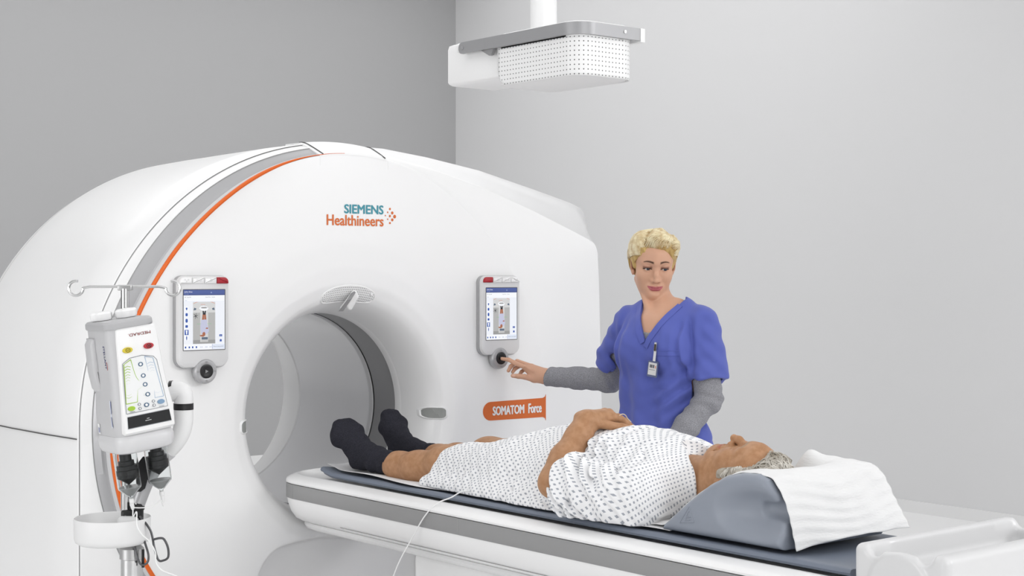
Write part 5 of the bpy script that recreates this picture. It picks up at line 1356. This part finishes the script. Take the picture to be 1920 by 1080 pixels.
# undershirt at the V, sleeves of the grey knit shirt
ush = lambda P: smax(smax(smin(upper(P), skin_in(P), .03), scrub_outer(P) + .009, .01) - .003, ((P - tb(0, 0, 0).astype(np.float32)) @ trot)[:, 2] - 1.330 - .15 * np.abs(((P - tb(0, 0, 0).astype(np.float32)) @ trot)[:, 0]), .002)
sdf_obj('undershirt', ush, np.array(tb(0, -.05, 1.28)) + (-.14, -.12, -.03), np.array(tb(0, -.05, 1.33)) + (.12, .12, .02), .003, [grey_m], nurse)
def wrinkle(a, b, amp, fr, ph=0):
    a = np.array(a); b = np.array(b); ax = (b - a) / np.linalg.norm(b - a); L = np.linalg.norm(b - a)
    def f(P):
        t = (P - a) @ ax; u = np.cross(ax, (0, 1, 0)); s2 = (P - a) @ u
        w = .35 + .65 * np.exp(-((t) / (L * .45)) ** 2) + .4 * np.exp(-((t - L) / (L * .2)) ** 2)
        return (amp * w * np.sin(t * fr + s2 * 26 + ph + 1.3 * np.sin(s2 * 45 + t * 30))).astype(np.float32)
    return f
wr1 = wrinkle(ELR, WRR, .0013, 150); cuffR = WRR + (ELR - WRR) * .02
fa = (WRR - ELR) / np.linalg.norm(WRR - ELR)
def slvR(P):
    d = su(.02, cap(SHR + aR_ * .05, ELR, .050, .046), cap(ELR, ELR + (WRR - ELR) * .5, .0455, .040), cap(ELR + (WRR - ELR) * .5, WRR + fa * .02, .040, .0365))(P) + wr1(P)
    d = smax(d, plane(fa + np.array((-.0, 0, .22)), cuffR)(P), .003)
    return smax(d, -cap(WRR - fa * .05, WRR + fa * .03, .031, .033)(P), .003)
sdf_obj('knit_sleeve', slvR, np.minimum(np.minimum(SHR, ELR), WRR) - .08, np.maximum(np.maximum(SHR, ELR), WRR) + .08, .0032, [grey_m], nurse)
wr2 = wrinkle(ELL_, WRL, .0026, 130, 1.0); fb = (WRL - ELL_) / np.linalg.norm(WRL - ELL_)
def slvL(P):
    d = su(.025, cap(SHL + aL_ * .05, ELL_, .052, .0455), cap(ELL_, ELL_ + (WRL - ELL_) * .5, .0455, .041), cap(ELL_ + (WRL - ELL_) * .5, WRL, .041, .036))(P) + wr2(P)
    d = smax(d, plane(fb, WRL - fb * .01)(P), .003)
    return smax(d, -cap(WRL - fb * .05, WRL + fb * .03, .030, .032)(P), .003)
sdf_obj('knit_sleeve', slvL, np.minimum(np.minimum(SHL, ELL_), WRL) - .08, np.maximum(np.maximum(SHL, ELL_), WRL) + .08, .0035, [grey_m], nurse)
# trousers and shoes below the table line
def trou(P):
    d = su(.04, ell(tb(0, .01, .93), (.172, .122, .12), trot), *[f for s in (-1, 1) for f in (cap(tb(s * .085, .01, .90), tb(s * .095, -.01, .50), .090, .074), cap(tb(s * .095, -.01, .50), tb(s * .10, .02, .09), .074, .066))])(P)
    return smax(d, .055 - P[:, 2], .01) + (.004 * np.sin(P[:, 2] * 40 + P[:, 0] * 60)).astype(np.float32)
sdf_obj('trousers', trou, (-.26, -.28, .04), (.32, .28, 1.06), .009, [scrub_m], nurse)
for s in (-1, 1):
    a_ = tb(s * .10, .05, .045); b_3 = tb(s * .11, -.15, .032)
    sdf_obj('shoe', lambda P, a_=a_, b_3=b_3: smax(su(.03, cap(a_, b_3, .042, .036), cap(a_, a_ + np.array((0, 0, .05)), .040, .040))(P), .001 - P[:, 2], .006), np.minimum(a_, b_3) - (.07, .07, .06), np.maximum(a_, b_3) + (.07, .07, .12), .006, [M['white_matt']], nurse)

# ------------------------------------------------------------------ name badge clipped to the pocket
badge = empty('name_badge', NO, -YAW)
tag(badge, 'white name badge in clear holder clipped to the blue chest pocket', 'badge')
bc = on_front(.056, 1.289, .006); bx = np.array(trot @ np.array((1, 0, 0), np.float32))
bx = bx / np.linalg.norm(bx); bz_ = np.array((-.0, 0, 1.)); tilt = .13
bu = bx * math.cos(tilt) - bz_ * math.sin(tilt) * -1 * -1; bv = bz_ * math.cos(tilt) + bx * math.sin(tilt)
def bp(u, v, o=0.): return bc + bu * u + bv * v + frv * (.002 + o)
def bslab(name, pts, o0, o1, m, parent): 
    mb = MB(); mb.loft([[bp(u, v, o0) for u, v in pts], [bp(u, v, o1) for u, v in pts]], cap0=True, cap1=True); return mb.build(name, m, parent, angle=30)
bslab('clip', rrect(-.0045, -.022, .0045, .010, .002, 3), .0, .004, M['steel'], badge)
bslab('clip_lever', rrect(-.0028, -.020, .0028, .004, .001, 2), .004, .0065, mat('clip_dark', '#4a4338', .35, metal=.8), badge)
bslab('strap', rrect(-.0050, -.056, .0050, -.018, .001, 2), .0005, .0014, mat('badge_strap', '#d9dadd', .3), badge)
bx0, bx1, bz0, bz1 = -.023, .018, -.112, -.056
bslab('holder', rrect(bx0, bz0, bx1, bz1, .004, 4), -.001, .0015, mat('holder_clear', '#5d6687', .15), badge)
bslab('card', rrect(bx0 + .0038, bz0 + .007, bx1 - .0045, bz1 - .006, .001, 2), .0015, .0022, mat('badge_card', '#d6d6d6', .3), badge)
mb = MB()
for k, (u, w_) in enumerate(((-.014, .003), (-.0105, .002), (-.008, .004), (-.002, .0035), (.002, .0025))): mb.add([bp(a, b, .0024) for a, b in ((u, -.080), (u + w_, -.080), (u + w_, -.069), (u, -.069))], [[0, 1, 2, 3]])
mb.add([bp(a, b, .0024) for a, b in ((-.016, -.0875), (.008, -.0875), (.008, -.0862), (-.016, -.0862))], [[0, 1, 2, 3]])
mb.build('card_print', mat('print_grey', '#4b4d55', .5), badge, smooth=False)
mb = MB(); mb.add([bp(a, b, .0025) for a, b in ((.0078, -.080), (.0105, -.080), (.0105, -.071), (.0078, -.071))], [[0, 1, 2, 3]]); mb.build('card_patch', M['orange'], badge, smooth=False)
# ------------------------------------------------------------------ patient
pat = empty('person', (0, -1.2, .862))
tag(pat, 'grey-haired person in a dotted hospital gown and dark socks lying on the table', 'person')
PL = np.array((0, -1.2, .862))
class _P:      # parts are modelled in room coordinates and stored relative to the figure's base
    pass
def p_obj(o):
    o.parent = pat; o.matrix_parent_inverse = Matrix.Translation(-Vector(PL)); return o
# head: face up, crown towards -y
PB = Matrix(((-1, 0, 0, 0), (0, 0, -1, 0), (0, -1, 0, 0), (0, 0, 0, 1)))
PHC = Vector((.0, -1.880, .990))
PHM = Matrix.Translation(PHC) @ Matrix.Rotation(R(-7), 4, 'X') @ Matrix.Rotation(R(6), 4, 'Y') @ PB @ Matrix.Scale(1.04, 4)
pls = xf(head_sdf(True), PHM)
def ph(x, y, z): return rigid([(x, y, z)], PHM)[0]
neckp = su(.03, cap(ph(0, .012, -.07), (0, -1.70, .955), .058, .066), cap(ph(0, -.030, -.088), (0, -1.725, .985), .036, .045), cap((0, -1.72, .95), (0, -1.60, .95), .08, .10))
headp = su(.025, pls, neckp)
rumple = lambda P: (.0012 * np.sin(P[:, 1] * 160 + P[:, 0] * 40)).astype(np.float32)
# legs
AN, KN, HN = np.array((-.118, -.335, .903)), np.array((-.100, -.690, .922)), np.array((-.095, -1.12, .955))
AF, KF, HF = np.array((.105, -.245, .905)), np.array((.100, -.660, .930)), np.array((.095, -1.12, .955))
legp = su(.03, chain([AN, np.array((-.117, -.46, .900)), np.array((-.112, -.56, .905)), KN], [.037, .041, .048, .056], .03), ell(KN + (0, -.005, .022), (.043, .052, .036)), cap(KN, HN, .056, .066), cap(np.array((-.114, -.45, .893)), np.array((-.112, -.60, .897)), .036, .044),
          chain([AF, np.array((.105, -.38, .902)), np.array((.105, -.48, .908)), KF], [.037, .041, .048, .056], .03), ell(KF + (0, -.01, .022), (.044, .055, .036)), cap(KF, HF, .060, .085))
torso_in = su(.06, ell((0, -1.30, .955), (.155, .26, .095)), ell((0, -1.58, .955), (.16, .18, .09)))
# left arm over the belly
SHp, ELp, WRp = np.array((-.185, -1.655, .945)), np.array((-.246, -1.392, .957)), np.array((-.108, -1.370, 1.112))
um = ELp + (WRp - ELp) * .38
arm = su(.02, cap(SHp, ELp, .050, .042), chain([ELp, um + (.0, .004, -.004), ELp + (WRp - ELp) * .72, WRp], [.041, .0455, .036, .030], .02), cap(ELp + (-.002, .014, -.012), ELp + (.03, .012, .03), .032, .036))
K1 = np.array((-.030, -1.372, 1.128))     # knuckles
hand = su(.016, cap(WRp, K1 + (0, .030, -.004), .026, .015), cap(WRp, K1 + (0, .010, .002), .026, .0155), cap(WRp, K1 + (0, -.010, .001), .026, .015), cap(WRp, K1 + (0, -.028, -.006), .025, .0135))
fg = []
for k, (dy, L) in enumerate(((.030, .075), (.010, .085), (-.010, .080), (-.028, .062))):
    b0 = K1 + (0, dy, -.002 if abs(dy) < .02 else -.007)
    fg.append(finger([b0, b0 + (L * .45, dy * .15, -.006), b0 + (L * .78, dy * .2, -.020), b0 + (L * 1.0, dy * .25, -.031)], .0112, .0082))
thb = finger([WRp + (.018, -.022, -.004), WRp + (.05, -.048, -.010), WRp + (.082, -.060, -.014), WRp + (.106, -.062, -.020)], .0135, .0092)
hand = su(.006, hand, *fg, thb, cap(WRp - (WRp - ELp) * .2, WRp, .031, .028))
knob_ = su(.006, cap(WRp + (-.012, .020, .014), WRp + (-.011, .0201, .0141), .012), *[cap(K1 + (0, dy, .0105 if abs(dy) < .02 else .004), K1 + (.001, dy, .0105 if abs(dy) < .02 else .004), .0065) for dy in (.029, .010, -.010)])
armp = su(.010, su(.018, arm, hand), knob_)
armR = su(.02, cap((.19, -1.65, .945), (.25, -1.40, .95), .048, .042), cap((.25, -1.40, .95), (.12, -1.27, 1.075), .040, .028), *[cap((.12, -1.27, 1.075), (.04, -1.24 + .02 * k, 1.088), .020, .013) for k in range(4)])
def zone_p(C): return face_zones(to_local(C, PHM), True)
hc = np.array(PHC)
bodyp = join_sdf('body', [(headp, hc + (-.12, -.15, -.13), hc + (.12, .33, .14), .0020, None, zone_p),
                         (armp, np.array((-.31, -1.48, .89)), np.array((.09, -1.29, 1.17)),   .0024, None, None),
                         (su(.04, legp, torso_in, armR, cap((-.18, -1.65, .945), (.18, -1.65, .945), .06)), (-.32, -1.78, .84), (.34, -.20, 1.14), .0055, None, None)],
                 [skin_m], None); p_obj(bodyp)
# socks
sock_m = mat('charcoal_sock', '#25252b', .9, spec=.15); mix_noise(sock_m, '#1f1f25', '#35353d', 500, 3)
def foot(A, heel, arch, ball, toe, wide):
    w = np.array(wide)
    cuff = A + (0, -.118, .0)
    f = su(.028, chain([A, heel + (0, .004, .006)], [.036, .036], .02), cap(heel, heel + (0, .002, .006), .034), cap(A + (0, .01, .012), arch, .036, .033), cap(heel + (0, .012, .01), ball, .030, .026),
           cap(arch, ball + w * .026, .033, .026), cap(arch, ball - w * .028, .033, .029), cap(ball + w * .030, toe + w * .024, .023, .0145), cap(ball, toe, .025, .0165), cap(ball - w * .030, toe - w * .020 + (0, 0, .004), .024, .0175))
    leg_ = su(.012, cap(A, cuff, .0405, .0435))
    rib = lambda P: (.0022 * np.exp(-((P[:, 1] - cuff[1] - .012) / .004) ** 2) + .0022 * np.exp(-((P[:, 1] - cuff[1] - .032) / .004) ** 2)).astype(np.float32)
    toes = lambda P: (.0006 * np.sin(((P - toe.astype(np.float32)) @ w.astype(np.float32)) * 330) * np.exp(-(np.linalg.norm(P - toe.astype(np.float32), axis=1) / .03) ** 2)).astype(np.float32)
    return lambda P: smax(smax(smin(f(P), leg_(P), .02) + rib(P) + toes(P), -(P[:, 1] - cuff[1]), .004), -(P[:, 2] - .8655), .006) + (.0012 * np.sin(P[:, 1] * 110 + P[:, 2] * 90)).astype(np.float32)
fN = foot(AN, np.array((-.120, -.238, .899)), np.array((-.128, -.226, .948)), np.array((-.138, -.176, .982)), np.array((-.138, -.146, 1.012)), (.80, -.46, .38))
fF = foot(AF, np.array((.108, -.150, .899)), np.array((.112, -.130, .948)), np.array((.118, -.088, .988)), np.array((.119, -.066, 1.024)), (.985, .12, .12))
p_obj(sdf_obj('sock', fN, np.array((-.25, -.47, .85)), np.array((-.05, -.04, 1.07)), .0026, [sock_m]))
p_obj(sdf_obj('sock', fF, np.array((.03, -.38, .85)), np.array((.19, -.0, 1.09)), .0028, [sock_m]))

# ------------------------------------------------------------------ gown
gown_m = mat('dotted_gown_cotton', (.86, .86, .87), .8, spec=.2)
uvn = node(gown_m, 'ShaderNodeUVMap'); sp = node(gown_m, 'ShaderNodeSeparateXYZ'); lnk(gown_m, uvn.outputs[0], sp.inputs[0])
def diam(o, s=1 / .0200, r=.205):
    a = mth(gown_m, 'ABSOLUTE', mth(gown_m, 'SUBTRACT', mth(gown_m, 'FRACT', mth(gown_m, 'ADD', mth(gown_m, 'MULTIPLY', sp.outputs[0], s), o)), .5))
    b = mth(gown_m, 'ABSOLUTE', mth(gown_m, 'SUBTRACT', mth(gown_m, 'FRACT', mth(gown_m, 'ADD', mth(gown_m, 'MULTIPLY', sp.outputs[1], s), o)), .5))
    return mth(gown_m, 'LESS_THAN', mth(gown_m, 'ADD', a, b), r)
k_ = mth(gown_m, 'MAXIMUM', diam(0), diam(.5))
mx = node(gown_m, 'ShaderNodeMix', data_type='RGBA'); mx.inputs[6].default_value = (.86, .86, .87, 1); mx.inputs[7].default_value = srgb('#a3a7af')
lnk(gown_m, k_, mx.inputs[0]); lnk(gown_m, mx.outputs[2], bsdf(gown_m).inputs['Base Color']); noise_bump(gown_m, 25, .15, .004)
def bump(P, c, s, h): return h * np.exp(-np.sum(((P - np.array(c, np.float32)) / np.array(s, np.float32)) ** 2, 1))
def ridge(P, a, b, w, h):
    return h * np.exp(-(cap(a, b, 0)(P) / w) ** 2)
def gown(P):
    d = su(.075, cap((-.095, -.66, .926), (-.105, -1.05, .945), .046, .088), cap((.095, -.64, .930), (.105, -1.05, .945), .046, .088), sbox((0, -.92, .920), (.14, .22, .05), .045))(P)
    d = smin(d, ell((0, -1.33, .960), (.200, .33, .140))(P), .09); d = smin(d, ell((0, -1.56, .962), (.195, .21, .128))(P), .07)
    d = smin(d, cap((-.15, -1.665, .950), (.15, -1.665, .950), .078)(P), .05); d = smin(d, cap((0, -1.66, .97), (0, -1.74, .985), .085, .072)(P), .05)
    # skirt of cloth against the paper
    d = smin(d, su(.04, cap((-.185, -.70, .872), (-.195, -1.20, .876), .018, .026), cap((-.195, -1.20, .876), (-.205, -1.66, .885), .028, .036), cap((.19, -.70, .876), (.20, -1.66, .885), .020, .035))(P), .07)
    # left sleeve: upper arm, flared mouth
    sl_ = su(.03, cap((-.18, -1.665, .945), (-.228, -1.46, .945), .072, .074), cap((-.205, -1.58, .915), (-.232, -1.45, .915), .055, .055), ell((-.225, -1.455, .965), (.060, .045, .070)))(P)
    d = smin(d, sl_, .025)
    d = smin(d, su(.03, cap((.18, -1.665, .945), (.235, -1.45, .945), .070, .070))(P), .03)
    # creases
    f = ridge(P, (-.205, -1.435, 1.015), (-.265, -1.545, .93), .010, -.010) + ridge(P, (-.20, -1.460, 1.025), (-.27, -1.58, .97), .010, -.009) + ridge(P, (-.235, -1.43, .985), (-.285, -1.50, .90), .009, -.010) + ridge(P, (-.265, -1.42, .95), (-.285, -1.47, .875), .008, -.009)
    f = f + ridge(P, (-.17, -1.50, 1.040), (-.215, -1.64, .985), .011, -.009) + ridge(P, (-.15, -1.50, 1.055), (-.06, -1.66, 1.075), .010, -.006) + ridge(P, (-.12, -1.47, 1.075), (.05, -1.52, 1.10), .010, -.005) + ridge(P, (-.12, -1.62, 1.045), (-.20, -1.70, .97), .012, -.007)
    f = f + ridge(P, (-.16, -1.42, 1.03), (-.175, -1.30, 1.035), .010, -.009) + ridge(P, (-.235, -1.40, .93), (-.255, -1.48, .865), .010, -.012) + ridge(P, (-.215, -1.345, .92), (-.225, -1.44, .872), .010, -.011) + ridge(P, (-.215, -1.28, .905), (-.235, -1.42, .862), .009, -.008)
    f = f + ridge(P, (-.20, -1.15, .905), (-.225, -1.38, .872), .009, -.003) + ridge(P, (-.10, -.72, .97), (-.17, -1.15, .93), .025, -.003) + ridge(P, (0, -.75, 1.0), (0, -1.1, 1.02), .03, -.008)
    wr_ = .0022 * np.sin(P[:, 1] * 62 + P[:, 2] * 75 + 1.5 * np.sin(P[:, 2] * 33 + P[:, 1] * 20)) + .0014 * np.sin(P[:, 1] * 150 - P[:, 2] * 90 + 2 * np.sin(P[:, 1] * 22))
    w_ = np.exp(-((P[:, 1] + 1.47) / .14) ** 2) * (1 - smooth01(P[:, 0], -.16, -.06))
    ga = .0085 * w_ * np.sin(P[:, 1] * 135 - P[:, 2] * 105 + 2.2 * np.sin(P[:, 2] * 40 - P[:, 1] * 25))
    d = d - f.astype(np.float32) * 1.7 + (wr_ + ga).astype(np.float32)
    d = smax(d, .8665 - P[:, 2], .004)
    # sleeve mouth, hem, neckline
    d = smax(d, plane((-.25, .93, .30), (-.235, -1.405, .965))(P) if False else d - 1, 0)
    mouth = su(.01, cap((-.250, -1.335, .985), (-.236, -1.425, .962), .062, .0505))(P)
    d = smax(d, -mouth, .006)
    d = smax(d, plane((.16, 1.0, .40), (-.130, -.700, .905))(P) * .9, .008)
    nk = su(.03, cap((0, -1.755, 1.04), (0, -1.70, 1.075), .070, .040), cap((0, -1.80, .96), (0, -1.74, .98), .078, .070))(P)
    return smax(d, -nk, .006)
def gown_uv(V):
    x, y, z = V[:, 0], V[:, 1], V[:, 2]
    s = .7 * x + z
    y = y + (np.hypot(x, z - .9) - .2) * smooth01(-y, 1.60, 1.72)
    w = np.exp(-((x + .23) / .06) ** 2 - ((y + 1.52) / .12) ** 2) * .5
    return np.stack([y + .05 * w * (z - .9) / .1, s + .25 * w * (y + 1.5)], 1)
p_obj(sdf_obj('gown', gown, (-.34, -1.80, .855), (.34, -.60, 1.13), .0036, [gown_m], None, None, gown_uv))
# grey wavy hair
ghair = mat('grey_hair', '#a59c8e', .55, spec=.35); mix_noise(ghair, '#857c6d', '#bdb6aa', 60, 4, None, .30, .66)
def pcap(P):
    a = ell((0, .024, .036), (.0815, .096, .0885))(P)
    a = smin(a, ell((0, -.008, .100), (.052, .054, .032))(P), .03)
    a = smin(a, ell((.062, -.010, .004), (.021, .056, .050))(P), .015); a = smin(a, ell((-.062, -.010, .004), (.021, .056, .050))(P), .015)
    gro = .0026 * np.sin(P[:, 2] * 120 + 3 * np.sin(P[:, 1] * 60 + P[:, 0] * 50)) + .0016 * np.sin(P[:, 1] * 230 + P[:, 2] * 140)
    a = a + gro
    fz = P[:, 2] - (.084 - 8 * np.abs(P[:, 0]) ** 2)
    fr = smax(P[:, 1] + .030, fz, .02)
    yb = np.interp(P[:, 2], [-.07, -.04, -.01, .02, .05, .075, .09], [.02, -.012, -.046, -.054, -.030, -.034, -.05])
    sd = np.maximum(P[:, 1] - yb, P[:, 2] - .085)
    ear = np.minimum(ell((.082, .012, -.012), (.020, .018, .030))(P), ell((-.082, .012, -.012), (.020, .018, .030))(P))
    low = smax(P[:, 1] - .020, P[:, 2] + .045, .01)
    a = smax(a, -fr, .01); a = smax(a, -sd, .008); a = smax(a, -ear, .006); a = smax(a, -low, .01); return smax(a, -(P[:, 2] + .07), .01)
gh = p_obj(sdf_obj('hair', xf(pcap, PHM), hc + (-.12, -.16, -.13), hc + (.12, .14, .13), .0024, [ghair]))
rg_ = np.random.RandomState(11); rows = []
def psweep(n, start, end, lift, r0, r1, wave):
    for k in range(n):
        u, v = rg_.rand(), rg_.rand(); (t0, p0), (t1, p1) = start(u, v), end(u, v); ph_ = rg_.rand() * 6
        rows.append(([(t0 + (t1 - t0) * t, min(p0 + (p1 - p0) * t + wave * math.sin(t * 7 + ph_) * math.sin(PI * t), 1.5), lift * math.sin(PI * min(1, t * 1.1)) * (.3 + .7 * v) + .001) for t in np.linspace(0, 1, 6)], r0 + (r1 - r0) * rg_.rand()))
for sg in (1, -1):
    n_l = 1 if sg > 0 else .5
    psweep(int(110 * n_l), lambda u, v: (sg * (.30 + .6 * u), 1.02 + .3 * v), lambda u, v: (sg * (1.1 + .9 * u), 1.25 - .55 * v), .008, .0012, .0024, .10)      # from the high forehead back
    psweep(int(130 * n_l), lambda u, v: (sg * (.82 + .3 * u), .0 + .45 * v), lambda u, v: (sg * (1.75 + .5 * u), .25 + .8 * v), .007, .0012, .0024, .10)   # temple
    psweep(int(90 * n_l), lambda u, v: (sg * (.95 + .3 * u), -.30 + .5 * v), lambda u, v: (sg * (1.7 + .4 * u), -.45 + .6 * v), .005, .0010, .0020, .06)   # side
    psweep(int(120 * n_l), lambda u, v: (sg * (1.2 + 1.2 * u), .5 + .7 * v), lambda u, v: (sg * (1.8 + 1.1 * u), .2 + .9 * v), .009, .0014, .0026, .14)      # crown
psweep(330, lambda u, v: (-.6 + 3.4 * u, .80 + .72 * v), lambda u, v: (.2 + 3.0 * u, .55 + .85 * v), .008, .0014, .0027, .16)
pts_ = rigid(on_cap(pcap, np.array((0, .02, .03)), [p for q_, r in rows for p in q_]), PHM).reshape(-1, 6, 3)
lkm = mat('grey_locks', '#b8b1a6', .5, spec=.4); mix_noise(lkm, '#8f8678', '#dad6ce', 40, 3, None, .30, .64)
lk = strands('hair_locks', [(pts_[i], rows[i][1]) for i in range(len(rows))], lkm, None); lk.parent = gh
# dressing on the forearm
dr = MB(); A0 = np.array((-.205, -1.428, 1.022))
def on_arm(p, o=.001):
    p = np.array(p, float)
    for _ in range(20):
        P = p[None].astype(np.float32); d = float(armp(P)[0]); e = .002
        g = np.array([float(armp(P + np.array(v, np.float32) * e)[0] - armp(P - np.array(v, np.float32) * e)[0]) for v in np.eye(3)]) / (2 * e); g /= max(np.linalg.norm(g), 1e-6); p = p - g * (d - o) * .8
    return p
tp = [[on_arm(A0 + np.array((-.008 + .016 * i / 5, -.008 + .002 * i, .012 - .026 * j / 6 + .008 * i / 5)), .0018) for i in range(6)] for j in range(7)]
dr.loft(tp, close=False); tpo = dr.build('tape', mat('white_tape', (.82, .82, .83), .6), None, angle=90); tpo.modifiers.new('shell', 'SOLIDIFY').thickness = .0012
tag(tpo, 'white piece of medical tape on the bare forearm above the gown sleeve', 'tape')
# tube lines
def wtube(pts, r, m, label):
    mb = MB(); mb.tube(spline(pts, 10), r, 8); return tag(mb.build('tubing', m), label, 'tube')
wtube([(-.022, -1.398, 1.118), (-.008, -1.400, 1.126), (.004, -1.400, 1.130), (.015, -1.401, 1.127), (.022, -1.403, 1.117), (.030, -1.41, 1.106)], .0017, mat('beige_tubing', '#cdbba6', .35), 'thin beige tube looping out of the hand on the belly')
wtube([(-.170, -.985, .882), (-.20, -.975, .880), (-.235, -.955, .880), (-.262, -.935, .862), (-.290, -.90, .842), (-.312, -.865, .800), (-.316, -.80, .72), (-.320, -.74, .64), (-.33, -.70, .55), (-.36, -.69, .45), (-.42, -.68, .30)], .0020, tube_m2, 'thin white tube running over the table edge from under the gown')
